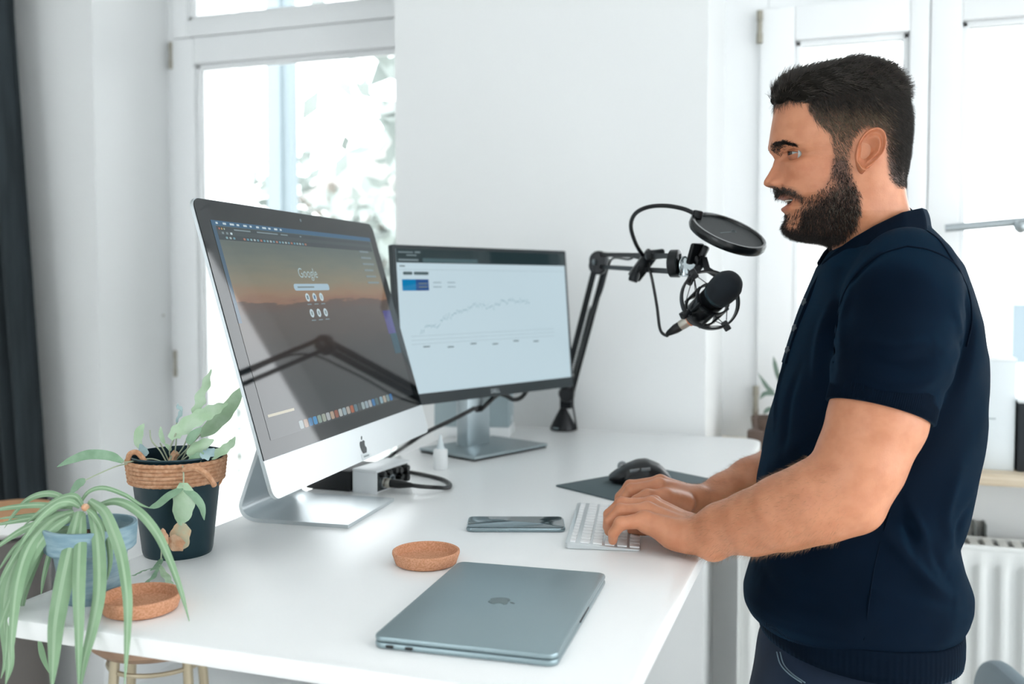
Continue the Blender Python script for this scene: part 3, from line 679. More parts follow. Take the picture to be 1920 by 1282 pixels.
# ---- microphone in its shock mount
MD = 1.70
ma = cp(1306, 590, 1.755); mb = cp(1372, 527, 1.645)          # tail and head of the microphone
ax = mb - ma; mlen = np.linalg.norm(ax); ax = ax / mlen
mm = thing('microphone', 'black condenser microphone with foam head held in the shock mount', 'microphone', tuple(ma))
Mm = align(tuple(ax), (0, 0, 0))
ob('body', xm(lathe([(1e-5, -.012), (.012, -.012), (.0135, -.008), (.022, -.004), (.0235, 0), (.0235, mlen * .62), (.0225, mlen * .64)], 36), Mm), mat('mic_black', '121519', .3, .4), mm)
ob('band', xm(lathe([(.0245, mlen * .60), (.0255, mlen * .61), (.0255, mlen * .66), (.0245, mlen * .67)], 36), Mm), mat('mic_band', '2E4148', .25, .5), mm)
z0_ = mlen * .655
ob('foam_head', xm(lathe([(.0245, z0_), (.0265, z0_ + .006), (.0272, z0_ + .020), (.0258, z0_ + .034), (.021, z0_ + .045), (.013, z0_ + .051), (1e-5, z0_ + .053)], 40), Mm), mat('foam_navy', '101A22', .85, bump=(1200, .8, .0008)), mm)
tail = ma - ax * .012
xs = smooth_path([tail, tail - ax * .02, cp(1290, 604, 1.775)], 4)
dirx = cp(1266, 617, 1.78) - cp(1300, 596, 1.765); dirx /= np.linalg.norm(dirx)
p0 = cp(1303, 594, 1.765)
lm = lambda p: tuple(np.array(p) - ma)
ob('orange_ring', xm(lathe([(1e-5, 0), (.0105, 0), (.0115, .002), (.0115, .014), (.0105, .015)], 24), align(tuple(dirx), lm(p0))), mat('ring_orange', 'E38A62', .4), mm)
ob('plug', xm(lathe([(.0095, 0), (.0095, .016), (.009, .018)], 24), align(tuple(dirx), lm(p0 + dirx * .014))), mat('plug_silver', 'C4BFB4', .3, .8), mm)
ob('plug_boot', xm(lathe([(.009, 0), (.009, .010), (.0055, .026), (.004, .030)], 24), align(tuple(dirx), lm(p0 + dirx * .032))), M_blk, mm)
tag(ob('microphone_cable', tube(smooth_path([p0 + dirx * .06, cp(1250, 629, 1.79), cp(1238, 618, 1.80), cp(1232, 575, 1.83), cp(1224, 530, 1.87), cp(1217, 500, 1.97), cp(1213, 488, 2.0), cp(1190, 482, 2.06)], 8), .0030, 8), M_blk), 'thin black cable looping from the microphone up to the boom arm', 'cable')
sm = thing('shock_mount', 'black ring shock mount with elastic strings around the microphone', 'shock mount', tuple(ma))
cmid = ma + ax * mlen * .22
rcx = cp(1331, 562, 1.70)
vdir = np.array(ax) * .85 + np.array(FH) * -.1; 
Mr = align(tuple(ax * .75 - FH * .66), lm(rcx))
RO = .0535
ob('outer_ring', xm(lathe([(RO - .003, -.006), (RO, -.006), (RO + .001, 0), (RO, .006), (RO - .003, .006), (RO - .003, -.006)], 64), Mr), M_arm, sm)
for t_, rr2 in ((.12, .031), (.47, .031)):
    ob('inner_ring', xm(lathe([(rr2 - .003, -.005), (rr2, -.005), (rr2 + .0008, 0), (rr2, .005), (rr2 - .003, .005), (rr2 - .003, -.005)], 48), align(tuple(ax), lm(ma + ax * mlen * t_))), M_arm2, sm)
for k in range(6):
    an = k * math.pi / 3 + .3
    ob('cage_bar', tube([Mm @ Vector((.0305 * math.cos(an), .0305 * math.sin(an), mlen * .08)), Mm @ Vector((.0305 * math.cos(an), .0305 * math.sin(an), mlen * .51))], .0026, 8), M_arm2, sm)
for k in range(4):
    an = k * math.pi / 2 + .5
    o1 = Mr @ Vector((RO * math.cos(an), RO * math.sin(an), 0))
    ob('ring_lug', xm(box(-.007, .007, -.006, .006, -.009, .009, .002), align(tuple(np.array(o1) - np.array(lm(rcx))), o1)), M_arm, sm)
    for t_ in (.12, .47):
        for da in (-.5, .5):
            i1 = Mm @ Vector((.031 * math.cos(an + da + 1.2), .031 * math.sin(an + da + 1.2), mlen * t_))
            pts = [(np.linalg.norm(np.array(o1) - np.array(Mm @ Vector((.031 * math.cos(q), .031 * math.sin(q), mlen * t_)))), q) for q in np.linspace(0, 6.28, 48)]
            q = min(pts)[1] + da
            ob('elastic', rod(o1, Mm @ Vector((.031 * math.cos(q), .031 * math.sin(q), mlen * t_)), .0009, 5), M_blk, sm)
ob('hanger', join(bar(lm(cp(1311, 500, 1.765)), lm(cp(1320, 482, 1.755)), .012, .008, tuple(FH)), bar(lm(cp(1320, 484, 1.755)), lm(cp(1326, 506, 1.745)), .010, .008, tuple(FH)), bar(lm(cp(1326, 505, 1.745)), lm(cp(1352, 521, 1.73)), .010, .008, tuple(FH)), bar(lm(cp(1311, 498, 1.765)), lm(cp(1296, 520, 1.765)), .014, .008, tuple(FH)), bar(lm(cp(1298, 516, 1.765)), lm(cp(1291, 532, 1.755)), .012, .008, tuple(FH))), M_arm, sm)
# ================================================================== PLANTS
M_leaf = mat('spider_leaf', '7B9B78', .5, spec=.35, noise=(14, '8CAA88', 3, (1, 1, 1)))
M_leaf2 = mat('fern_leaf', 'A6C29F', .55, spec=.3, noise=(35, 'B8CFB4', 4), bump=(140, .3, .002))
M_leaf3 = mat('fern_leaf_dark', '7C9C7F', .55, spec=.3, noise=(40, '8FAE92', 4))
M_stem = mat('stem', 'A9B39A', .6)
M_tan = mat('dry_leaf', 'DDB899', .8, noise=(90, 'CD9A78', 4), bump=(160, .5, .002))
M_soil = mat('soil', '3A2A22', .95, noise=(120, '1E1712', 4), bump=(180, 1, .004))
def leaf(path, hw, wave=0., wn=9, fold=.25, prof=None, n=8, face=None, vein=True):
    """a strip along path, hw half-width; folded along the midrib; face = direction its flat side looks to"""
    P = smooth_path(path, n); m = len(P); prof = prof or [.25, .75, 1, .95, .75, .45, .03]
    fdir = np.array(face if face is not None else -FH * .8 + UP * .6, float); V = []; Fs = []
    Pa, fr = frames(P, tuple(fdir))
    for i, (p, (t, s, u)) in enumerate(zip(Pa, fr)):
        a = i / (m - 1); w = hw * float(np.interp(a, np.linspace(0, 1, len(prof)), prof))
        wl = w * (1 + wave * math.sin(a * wn * 6.283)); wr = w * (1 + wave * math.sin(a * wn * 6.283 + 1.9))
        rp_ = wave * w * .6 * math.cos(a * wn * 6.283)
        for x, z in ((-wl, -fold * w + rp_), (-wl * .6, -fold * .4 * w + rp_ * .4), (-wl * .22, -fold * .05 * w), (0, 0), (wr * .22, -fold * .05 * w), (wr * .6, -fold * .4 * w - rp_ * .4), (wr, -fold * w - rp_)):
            V.append(tuple(p + s * x + u * z))
    for i in range(m - 1):
        for k in range(6):
            a = i * 7 + k; Fs.append((a, a + 1, a + 8, a + 7))
    return V, Fs
def px_path(pts, d0, d1):
    n = len(pts); return [cp(x, y, d0 + (d1 - d0) * i / (n - 1)) for i, (x, y) in enumerate(pts)]
# ---- spider plant in a blue-grey clay pot
pq = onz(172, 1122, DZ)
sp = thing('spider_plant', 'spider plant with long arching leaves in a blue-grey clay pot', 'plant', (pq[0], pq[1], DZ))
M_pot = mat('bluegrey_clay', '7795A2', .7, noise=(30, '8FA9B3', 4, (1, 1, 6)), bump=(40, .25, .002))
ob('pot', lathe([(1e-5, 0), (.033, 0), (.035, .002), (.0455, .064), (.0465, .066), (.0525, .066), (.0555, .069), (.0575, .096), (.0565, .0985), (.0525, .0985), (.0515, .095), (.048, .076), (1e-5, .074)], 56), M_pot, sp)
ob('soil', lathe([(1e-5, .084), (.03, .083), (.049, .080)], 30), M_soil, sp)
for i in range(14):
    an, r_ = random.uniform(0, 6.28), random.uniform(.01, .043)
    ob('pebble', ball((r_ * math.cos(an), r_ * math.sin(an), .085), random.uniform(.003, .006), 8, 5), mat('pebble_brown', '6B4A3A', .9), sp)
dS = float((np.array(pq) - CAM) @ FH)
leaves = [  # (pixels root to tip, distance at root, distance at tip, half width px)
    ([(135, 961), (78, 983), (41, 1030), (14, 1099), (9, 1162), (17, 1240), (10, 1284)], 0, -.10, 15),
    ([(138, 958), (94, 977), (56, 1021), (34, 1084), (24, 1162), (20, 1252)], 0, -.12, 13),
    ([(135, 990), (103, 997), (75, 1018), (56, 1055), (38, 1105), (30, 1150)], 0, -.07, 12),
    ([(147, 958), (134, 1012), (118, 1084), (104, 1162), (100, 1225), (97, 1296)], -.02, -.17, 17),
    ([(153, 962), (149, 1021), (146, 1099), (147, 1178), (147, 1296)], -.02, -.175, 12),
    ([(166, 942), (179, 990), (185, 1052), (184, 1115), (172, 1178), (157, 1240), (150, 1296)], -.02, -.175, 12),
    ([(167, 937), (194, 958), (213, 1000), (228, 1048), (238, 1121), (238, 1194), (233, 1290)], -.02, -.17, 10.5),
    ([(178, 948), (218, 939), (257, 957), (291, 995), (315, 1043), (338, 1105), (356, 1168)], 0, -.085, 8.5),
    ([(146, 950), (165, 922), (194, 914), (233, 927), (262, 945), (284, 953)], .01, .02, 4.5),
    ([(138, 944), (97, 925), (58, 932), (29, 958), (8, 990)], .01, .04, 6.5),
    ([(136, 951), (73, 946), (29, 949), (-20, 956)], 0, .02, 6),
    ([(134, 960), (58, 971), (-20, 986)], 0, .01, 6),
    ([(134, 966), (73, 980), (29, 1000), (-20, 1036)], -.01, -.03, 8),
    ([(134, 972), (78, 995), (34, 1034), (2, 1088)], -.01, -.06, 9),
    ([(172, 958), (199, 1000), (206, 1048), (201, 1088)], -.02, -.075, 6),
    ([(130, 968), (88, 1000), (52, 1052), (20, 1120), (-6, 1190)], -.02, -.09, 11),
    ([(128, 962), (84, 985), (46, 1020), (10, 1072), (-12, 1130)], 0, -.05, 9),
    ([(150, 950), (128, 940), (100, 948), (62, 985), (28, 1040)], -.01, -.05, 7),
    ([(156, 950), (140, 930), (112, 934), (78, 955), (40, 990)], 0, 0, 6.5),
    ([(160, 952), (176, 966), (190, 990), (196, 1020)], -.03, -.06, 5),
    ([(120, 1005), (97, 1026), (82, 1078), (76, 1120)], .05, .06, 6),
]
rl = random.Random(4)
for k_ in (0, 1, 2, 12, 13, 15, 16, 17, 11, 10):
    pts, da, db, hw = leaves[k_]; jx, jy = rl.uniform(-14, 10), rl.uniform(-16, 22)
    leaves.append(([(x + jx * i / (len(pts) - 1), y + jy * i / (len(pts) - 1)) for i, (x, y) in enumerate(pts)], da + .012, db + .035, hw * rl.uniform(.6, .85)))
M_leafl = mat('spider_leaf_rib', '9CB697', .5, spec=.35)
for pts, da, db, hw in leaves:
    face = -FH * .85 + UP * .5
    lf = ob('leaf', leaf(px_path(pts, dS + da, dS + db), hw / FPX * dS, face=face, fold=.35, prof=[.55, .85, 1, 1, .92, .75, .5, .05]), M_leaf, sp, smooth=60)
    lo_ = lf.data; lo_.materials.append(M_leafl)
    lo_.polygons.foreach_set('material_index', [1 if i % 6 in (2, 3) else 0 for i in range(len(lo_.polygons))])
ob('runner', join(leaf(px_path([(72, 1195), (80, 1230), (92, 1262)], dS + .02, dS), .004), leaf(px_path([(76, 1120), (70, 1160), (72, 1200)], dS + .06, dS + .02), .004)), M_leaf, sp, smooth=60)
ob('dry_sheath', join(ball(lm_ := tuple(cp(160, 951, dS - .03) - np.array(sp.location)), .005, 8, 6)), M_tan, sp)
for o in sp.children:
    if o.name.split('.')[0] in ('leaf', 'runner'): o.matrix_parent_inverse = Matrix.Translation(-Vector(sp.location))
# ---- blue star fern in a black bucket wrapped with rope
fq = onz(334, 1034, DZ)
fp = thing('potted_fern', 'blue star fern in a black metal bucket wrapped with rope', 'plant', (fq[0], fq[1], DZ))
dF = float((np.array(fq) - CAM) @ FH)
M_bkt = mat('bucket_black', '1C363F', .32, .45)
ob('bucket', lathe([(1e-5, .004), (.048, .004), (.0495, 0), (.0505, .003), (.0515, .006), (.0675, .148), (.0695, .150), (.0695, .152), (.0665, .152), (.0495, .010), (1e-5, .010)], 64), M_bkt, fp)
ob('soil', lathe([(1e-5, .135), (.03, .134), (.064, .130)], 30), M_soil, fp)
M_rope = mat('jute_rope', 'D3A483', .9, noise=(160, 'BD8A66', 3), bump=(260, .5, .0010, 'DIAGONAL'))
for k in range(6):
    z = .114 + k * .0058; R_ = .0515 + (.0675 - .0515) * (z - .006) / .142 + .0042
    V = []; Fs = []; n_, m_ = 120, 8
    for i in range(n_):
        a = 2 * math.pi * i / n_
        for j in range(m_):
            b = 2 * math.pi * j / m_; rb = .0034 * (1 + .14 * math.sin(a * 46 + b * 2 + k))
            V.append(((R_ + rb * math.cos(b)) * math.cos(a), (R_ + rb * math.cos(b)) * math.sin(a), z + rb * math.sin(b)))
    for i in range(n_):
        for j in range(m_): Fs.append((i * m_ + j, ((i + 1) % n_) * m_ + j, ((i + 1) % n_) * m_ + (j + 1) % m_, i * m_ + (j + 1) % m_))
    ob('rope_turn', (V, Fs), M_rope, fp)
fl = lambda p: np.array(p) - np.array(fp.location)
def rope(px, d, name, r_=.0046):
    return ob(name, tube(smooth_path([fl(cp(x, y, d + dd)) for x, y, dd in px], 8), r_, 8), M_rope, fp)
rope([(247, 900, .0), (241, 872, 0), (243, 852, 0), (256, 848, 0), (268, 860, 0), (272, 872, .002)], dF - .045, 'rope_handle', .0040)
rope([(410, 858, .0), (417, 876, 0), (412, 900, 0), (402, 912, -.01)], dF + .01, 'rope_handle', .0042)
rope([(345, 880, .0), (365, 877, -.004), (385, 887, 0), (398, 903, .012), (402, 910, .016)], dF - .078, 'rope_handle', .0042)
pale = M_leaf2
fern = [  # pixels, depth offset root/tip, half width px, wave, waves, material
    ([(356, 800), (368, 775), (374, 750), (386, 718), (396, 692)], .0, .02, 10, .28, 4, M_leaf2),
    ([(318, 822), (335, 806), (370, 783), (400, 768), (427, 756)], -.02, .0, 15, .12, 6, M_leaf2),
    ([(374, 816), (395, 800), (420, 775), (440, 748), (456, 722)], .03, .05, 16, .05, 4, M_leaf2),
    ([(352, 832), (360, 818), (378, 801)], -.03, -.03, 9, .05, 2, M_leaf3),
    ([(352, 854), (372, 838), (401, 824)], -.03, -.02, 13, .1, 3, M_leaf2),
    ([(352, 871), (366, 860), (382, 848)], -.05, -.04, 10, .1, 3, M_leaf3),
    ([(378, 852), (400, 852), (420, 842), (434, 830), (441, 818)], -.03, -.01, 9, .12, 4, M_leaf2),
    ([(376, 856), (390, 850), (402, 840)], -.045, -.03, 10, .2, 3, mat('fern_leaf_blue', '8FA9B0', .55, noise=(40, 'A3BBBC', 4))),
    ([(262, 840), (258, 822), (262, 806), (270, 794)], .02, .03, 9, .08, 2, M_leaf2),
    ([(277, 852), (268, 845), (262, 832)], .0, .02, 8, .1, 2, mat('fern_leaf_blue', '8FA9B0', .55)),
    ([(308, 832), (302, 816), (301, 799)], .0, .0, 4.5, .05, 2, M_leaf2),
    ([(320, 845), (316, 838), (308, 832)], .0, .0, 4, .05, 2, M_leaf2),
    ([(331, 792), (335, 780), (340, 770), (334, 762), (333, 756)], .01, .01, 4, .35, 3, mat('fern_leaf_blue', '8FA9B0', .55)),
    ([(231, 866), (205, 854), (165, 852), (135, 861), (107, 875)], -.06, -.05, 9, .03, 2, M_leaf3),
    ([(160, 900), (145, 908), (131, 926)], -.06, -.05, 8, .06, 2, M_leaf3),
    ([(344, 905), (344, 935), (341, 962), (338, 985)], -.085, -.085, 20, .05, 3, M_leaf2),
    ([(343, 915), (318, 928), (296, 945), (279, 952)], -.085, -.09, 7, .03, 2, M_leaf3),
    ([(345, 918), (365, 930), (378, 950), (383, 975)], -.085, -.085, 7, .05, 2, M_leaf3),
    ([(342, 980), (338, 1000), (334, 1018), (328, 1032)], -.085, -.082, 19, .1, 2, mat('fern_leaf_dry', 'BFC0A4', .7, noise=(60, 'D7B48F', 4))),
    ([(334, 1005), (328, 1020), (322, 1032)], -.087, -.084, 17, .15, 2, M_tan),
    ([(312, 1022), (306, 1005), (305, 990)], -.087, -.087, 8, .1, 2, M_tan),
    ([(303, 1046), (294, 1062), (282, 1070)], -.075, -.08, 6, .1, 2, M_leaf3),
    ([(290, 1064), (268, 1070), (252, 1078), (238, 1080)], -.08, -.08, 2.6, .4, 5, M_leaf3),
    ([(297, 1060), (290, 1078), (277, 1090), (272, 1096)], -.08, -.085, 4, .3, 3, M_leaf3),
    ([(298, 1058), (310, 1078), (318, 1092), (322, 1098)], -.08, -.085, 6, .2, 3, M_leaf2),
]
for pts, da, db, hw, wv, wn, m_ in fern:
    path_ = [np.array(onz(x, y, DZ + .007)) if y > 1040 else p_ for (x, y), p_ in zip(pts, px_path(pts, dF + da, dF + db))]
    o = ob('leaf', leaf(path_, hw / FPX * dF, wave=wv, wn=wn, face=(UP if pts[0][1] > 1040 else -FH * .9 + UP * .35), fold=(.02 if pts[0][1] > 1040 else .15), prof=[.35, .85, 1, 1, .9, .65, .1]), m_, fp, smooth=60, world=True)
stems = [([(322, 862), (318, 845), (330, 812)], 0, -.02), ([(326, 862), (345, 835), (360, 795)], 0, 0), ([(330, 862), (352, 840), (376, 814)], 0, .03), ([(338, 866), (350, 845), (353, 832)], -.01, -.03), ([(335, 868), (345, 860), (353, 854)], -.02, -.03), ([(318, 868), (310, 850), (300, 830)], 0, 0), ([(312, 866), (300, 845), (284, 825), (281, 806)], -.01, -.01),
         ([(305, 866), (285, 860), (262, 862), (240, 866), (228, 866)], -.03, -.06), ([(300, 872), (262, 868), (225, 872), (185, 888), (160, 900)], -.04, -.06), ([(330, 870), (340, 872), (344, 880), (344, 912)], -.05, -.085), ([(306, 1005), (303, 1030), (302, 1048)], -.087, -.075), ([(326, 862), (330, 830), (331, 792)], 0, .01), ([(316, 870), (322, 855), (330, 846)], -.01, 0)]
for pts, da, db in stems:
    ob('stem', tube(smooth_path(px_path(pts, dF + da, dF + db), 6), .0011, 6), M_stem, fp, world=True)
ob('dry_rhizome', tube(smooth_path(px_path([(322, 868), (326, 855), (331, 848)], dF, dF), 4), .006, 8), M_tan, fp, world=True)
ob('dry_flakes', join(*[ball(tuple(cp(300 + 8 * i, 870 + (i % 3), dF - .02)), .004, 8, 5) for i in range(5)]), M_tan, fp, world=True)

# ---- small plant on the sill behind the man
q = onz(1436, 818, 1.03); q = np.array(onY(1442, 800, 2.86)); q[2] = 1.03
wp = thing('sill_plant', 'thin-leaved plant on the window sill behind the man\'s chest', 'plant', tuple(q))
wl = lambda x, y, d=0.: cp(x, y, float((q - CAM) @ FH) + d)
ob('pot', lathe([(1e-5, 0), (.04, 0), (.052, .085), (.049, .085), (.04, .01), (1e-5, .01)], 30), mat('pot_brown', '6B5A50', .6), wp)
for pts in ([(1452, 735), (1440, 727), (1421, 699)], [(1455, 740), (1436, 737), (1424, 748)], [(1455, 765), (1440, 768), (1431, 776)], [(1455, 788), (1442, 792), (1432, 800)], [(1462, 720), (1455, 690), (1450, 668)], [(1470, 760), (1480, 720), (1490, 690)]):
    ob('leaf', leaf([wl(*p) for p in pts], .007, face=-FH + UP * .3, prof=[.3, 1, .9, .1]), mat('sill_leaf', '5F7468', .5), wp, world=True)
ob('stem', tube(smooth_path([wl(1458, 815), wl(1457, 760), wl(1462, 700)], 5), .003, 6), mat('sill_stem', '6A6A58', .6), wp, world=True)
cb = np.array(onY(1417, 820, 2.80)); cb[2] = 1.03
tag(ob('candle_lantern', join(box(-.022, .022, -.022, .022, 0, .055, .003), lathe([(.018, .055), (.006, .062), (.003, .075), (.003, .105), (1e-5, .106)], 12)), mat('lantern_brown', '5B4B43', .5)), 'small brown lantern on the window sill behind the desk corner', 'lantern').location = tuple(cb)
# ---- boxes on the sill at the right
q = np.array(onY(1872, 903, 2.70)); q[2] = 1.03
bxw = thing('white_box', 'tall white box on the sill behind the man\'s back', 'box', tuple(q))
ob('body', box(-.075, .032, -.02, .12, 0, .275, .002), mat('box_white', 'DCE3E6', .5), bxw)
ob('lid', box(-.076, .033, -.021, .121, .275, .283, .002), mat('box_lid', 'EEF2F3', .5), bxw)
ob('slot', box(-.06, -.012, -.0208, -.0198, .128, .131), mat('print_grey', '9AA6AA', .8), bxw)
q = np.array(onY(1893, 907, 2.70)); q[2] = 1.03
bxd = thing('dark_box', 'dark charcoal box with white top at the right edge of the sill', 'box', tuple(q))
ob('body', box(.012, .16, -.03, .12, 0, .172, .004), mat('box_dark', '22282E', .5), bxd)
ob('lid', box(.010, .162, -.032, .122, .172, .180, .002), mat('box_lid', 'EEF2F3', .5), bxd)

# ================================================================== LEFT BACKGROUND
M_cur = mat('curtain_dark', '20282C', .9, noise=(8, '2A3338', 3, (6, 6, .3)))
def curtain():
    V = []; Fs = []; n_ = 70; zs = np.linspace(.02, 3.02, 24)
    for z in zs:
        xr = float(np.interp(z, [onY(88, 1000, 2.5)[2], onY(12, 0, 2.5)[2]], [onY(88, 1000, 2.5)[0], onY(12, 0, 2.5)[0]]))
        for i in range(n_ + 1):
            t = i / n_; x = xr - .42 + .42 * t
            V.append((x, 2.50 + .035 * math.sin(t * 34) + .008 * math.sin(t * 11 + z), z))
    for k in range(len(zs) - 1):
        for i in range(n_): a = k * (n_ + 1) + i; Fs.append((a, a + 1, a + n_ + 2, a + n_ + 1))
    return V, Fs
cu = ob('curtain', curtain(), M_cur); tag(cu, 'dark floor-length curtain at the left edge', 'curtain')
mdf = cu.modifiers.new('thickness', 'SOLIDIFY'); mdf.thickness = .004
tag(ob('curtain_rail', rod((-3.28, 2.50, 3.04), (-2.4, 2.50, 3.04), .012), M_steel), 'thin steel rail carrying the dark curtain', 'curtain rail')
# dark column stand with a pale bowl
sx = cp(38, 1268, 2.35)
st = thing('pedestal', 'dark taupe cylinder pedestal behind the spider plant', 'pedestal', (sx[0], sx[1], 0))
ztop = cp(38, 1003, 2.35)[2]
ob('column', lathe([(1e-5, 0), (.070, 0), (.074, .004), (.074, ztop - .006), (.070, ztop), (1e-5, ztop)], 40), mat('taupe', '5A5552', .6), st)
bw = thing('bowl', 'white bowl with a wooden tray on the dark pedestal', 'bowl', (sx[0] - .02, sx[1], ztop))
ob('bowl_shell', lathe([(1e-5, .0), (.06, 0), (.09, .02), (.098, .05), (.094, .052), (.085, .025), (1e-5, .01)], 36), mat('bowl_white', 'F0F1F0', .4), bw)
ob('wooden_tray', lathe([(1e-5, .052), (.1, .052), (.102, .058), (.1, .066), (1e-5, .066)], 36), mat('tray_wood', 'C89B73', .5, noise=(20, 'B98860', 4, (1, 8, 1))), bw)
# bar stool left of the desk
sq = cp(298, 1212, 1.98)
stl = thing('bar_stool', 'round wooden bar stool with pale metal legs under the desk edge', 'stool', (sq[0], sq[1], 0))
zs_ = sq[2]
ob('seat', lathe([(1e-5, zs_), (.08, zs_ + .002), (.118, zs_ + .010), (.135, zs_ + .024), (.131, zs_ + .034), (1e-5, zs_ + .028)], 48), mat('seat_wood', 'A1826A', .5, noise=(10, '8E705A', 4, (1, 8, 1))), stl)
M_brs = mat('pale_brass', 'B9AD94', .4, .5)
ob('support_ring', xf(torus(.098, .005, 48, 8), (0, 0, zs_ - .022)), M_brs, stl)
for k in range(4):
    an = k * math.pi / 2 - .32
    ob('leg', rod((.098 * math.cos(an), .098 * math.sin(an), zs_ + .004), (.16 * math.cos(an), .16 * math.sin(an), 0), .010), M_brs, stl)
ob('foot_ring', xf(torus(.139, .007, 48, 8), (0, 0, .27)), M_brs, stl)
# chair back peeping in at the lower right
cq = cp(1935, 1290, 2.0)
cbk = thing('office_chair', 'grey rounded chair back at the lower right corner', 'chair', (cq[0], cq[1], 0), -1.2)
ob('backrest', xf(slab(.42, .34, .04, .12, .012, 8), (0, .0, cq[2] - .155), (math.pi / 2, 0, -.1)), mat('chair_grey', '7E8E97', .5), cbk)
ob('seat', xf(slab(.46, .44, .06, .1, .02, 8), (0, .27, .46)), mat('chair_grey', '7E8E97', .5), cbk)
ob('back_bar', bar((0, .03, .48), (0, 0, cq[2] - .1), .05, .02, (0, 1, 0)), M_steel, cbk)
ob('post', rod((0, .26, .06), (0, .26, .46), .03), M_steel, cbk)
for k in range(5):
    an = k * 2 * math.pi / 5
    ob('leg', bar((0, .26, .07), (.28 * math.cos(an), .26 + .28 * math.sin(an), .05), .04, .025), M_steel, cbk)
    ob('caster', xf(lathe([(1e-5, -.02), (.026, -.02), (.027, 0), (.026, .02), (1e-5, .02)], 16), (.28 * math.cos(an), .26 + .28 * math.sin(an), .027), (math.pi / 2, 0, an)), M_dark, cbk)

# ================================================================== OUTSIDE
M_grd = mat('outside_ground', 'C3C6BF', .9)
struct(ob('ground_outside', box(-40, 40, WT + .3, 60, -3.2, -3.0), M_grd, smooth=0))
M_hw = mat('render_white', 'E2E4E2', .8); M_roof = mat('roof_grey', '8F8B88', .8); M_win = mat('far_window', '6E7C84', .2)
def house(name, label, x0, x1, y0, y1, zb, ze, zr, wins):
    h = thing(name, label, 'building', ((x0 + x1) / 2, (y0 + y1) / 2, -3.0))
    o_ = np.array([(x0 + x1) / 2, (y0 + y1) / 2, -3.0])
    L_ = lambda s: ([tuple(np.array(p) - o_) for p in s[0]], s[1])
    ob('wall', L_(box(x0, x1, y0, y1, -3.0, ze)), M_hw, h, smooth=0)
    ym = (y0 + y1) / 2; e = .5
    ob('roof', L_(stack([[(x0 - e, y0 - e, ze), (x0 - e, ym, zr), (x0 - e, y1 + e, ze)], [(x1 + e, y0 - e, ze), (x1 + e, ym, zr), (x1 + e, y1 + e, ze)]])), M_roof, h, smooth=0)
    for wx, wz, ww, wh_ in wins:
        f = ob('window', L_(box(wx, wx + ww, y0 - .05, y0 + .05, wz, wz + wh_)), M_frame, h, smooth=0)
        ob('pane', L_(box(wx + .1, wx + ww - .1, y0 - .07, y0 - .04, wz + .1, wz + wh_ - .1)), M_win, f, smooth=0)
    return h
p = onY(700, 372, 16); house('garden_house', 'pale house with a grey roof seen through the balcony door', p[0] - .8, p[0] + 2.9, 16, 21, -3, p[2], p[2] + 1.6, [(p[0] - .2 + .9 * k, p[2] - 1.5, .7, 1.0) for k in range(4)])
p = onY(1600, 492, 18); house('street_house', 'pale building across the street behind the man', p[0] - 1.6, p[0] + 14, 18, 24, -3, p[2], p[2] + .6, [(p[0] - 1 + 1.7 * k, p[2] - 1.8, .9, 1.2) for k in range(7)])
M_bark = mat('bark', '6F6A62', .9, bump=(20, .6, .02)); M_fol = mat('tree_leaf', '868F8B', .7, noise=(3, '969E9A', 3))
def tree(name, label, base, h_, crown, seed, nleaf=1500, ls=.13):
    R = random.Random(seed); t = thing(name, label, 'tree', base)
    tops = []; s = [tube(smooth_path([(0, 0, 0), (.1, 0, h_ * .4), (-.05, .1, h_ * .85)], 5), [.16, .05], 8)]
    for k in range(14):
        z = h_ * R.uniform(.3, .8); a = R.uniform(0, 6.28); L_ = R.uniform(.5, 1) * crown
        e = (L_ * math.cos(a), L_ * math.sin(a), z + R.uniform(.1, .9)); tops.append(((0, 0, z), e))
        s.append(tube(smooth_path([(0, 0, z), (e[0] * .5, e[1] * .5, z + .3), e], 4), [.04, .012], 6))
    ob('trunk', join(*s), M_bark, t)
    V = []; Fs = []
    for i in range(nleaf):
        a_, b_ = R.choice(tops); q = R.uniform(.35, 1.1)
        c = [a_[j] + (b_[j] - a_[j]) * q + R.gauss(0, .28) for j in range(3)]
        d1 = Vector((R.gauss(0, 1), R.gauss(0, 1), R.gauss(0, 1))).normalized(); d2 = d1.orthogonal().normalized()
        l = ls * R.uniform(.6, 1.3)
        n = len(V); V += [tuple(Vector(c) - d1 * l), tuple(Vector(c) + d2 * l * .45), tuple(Vector(c) + d1 * l), tuple(Vector(c) - d2 * l * .45)]; Fs.append((n, n + 1, n + 2, n + 3))
    f = ob('foliage', (V, Fs), M_fol, t, smooth=0); f['kind'] = 'stuff'
p = onY(620, 300, 9.5); tree('birch_tree', 'loose leafy tree outside the balcony door, beside the blue-grey post', (p[0], p[1], -3), 6.6, 1.5, 3, 1500)
p = onY(475, 380, 12.5); tree('garden_tree', 'smaller leafy tree between the pipe and the blue-grey post', (p[0], p[1], -3), 5.6, 1.3, 5, 1100)
p = onY(760, 60, 5.6); tree('overhanging_tree', 'tree whose branches hang into the top of the balcony door', (p[0] + .9, p[1], -3), 9.0, 1.7, 9, 900)
p = onY(1560, 640, 9.0); tree('hedge_tree', 'low green tree outside the window behind the man', (p[0] - .5, p[1], -3), 3.9, 1.4, 12, 1500)
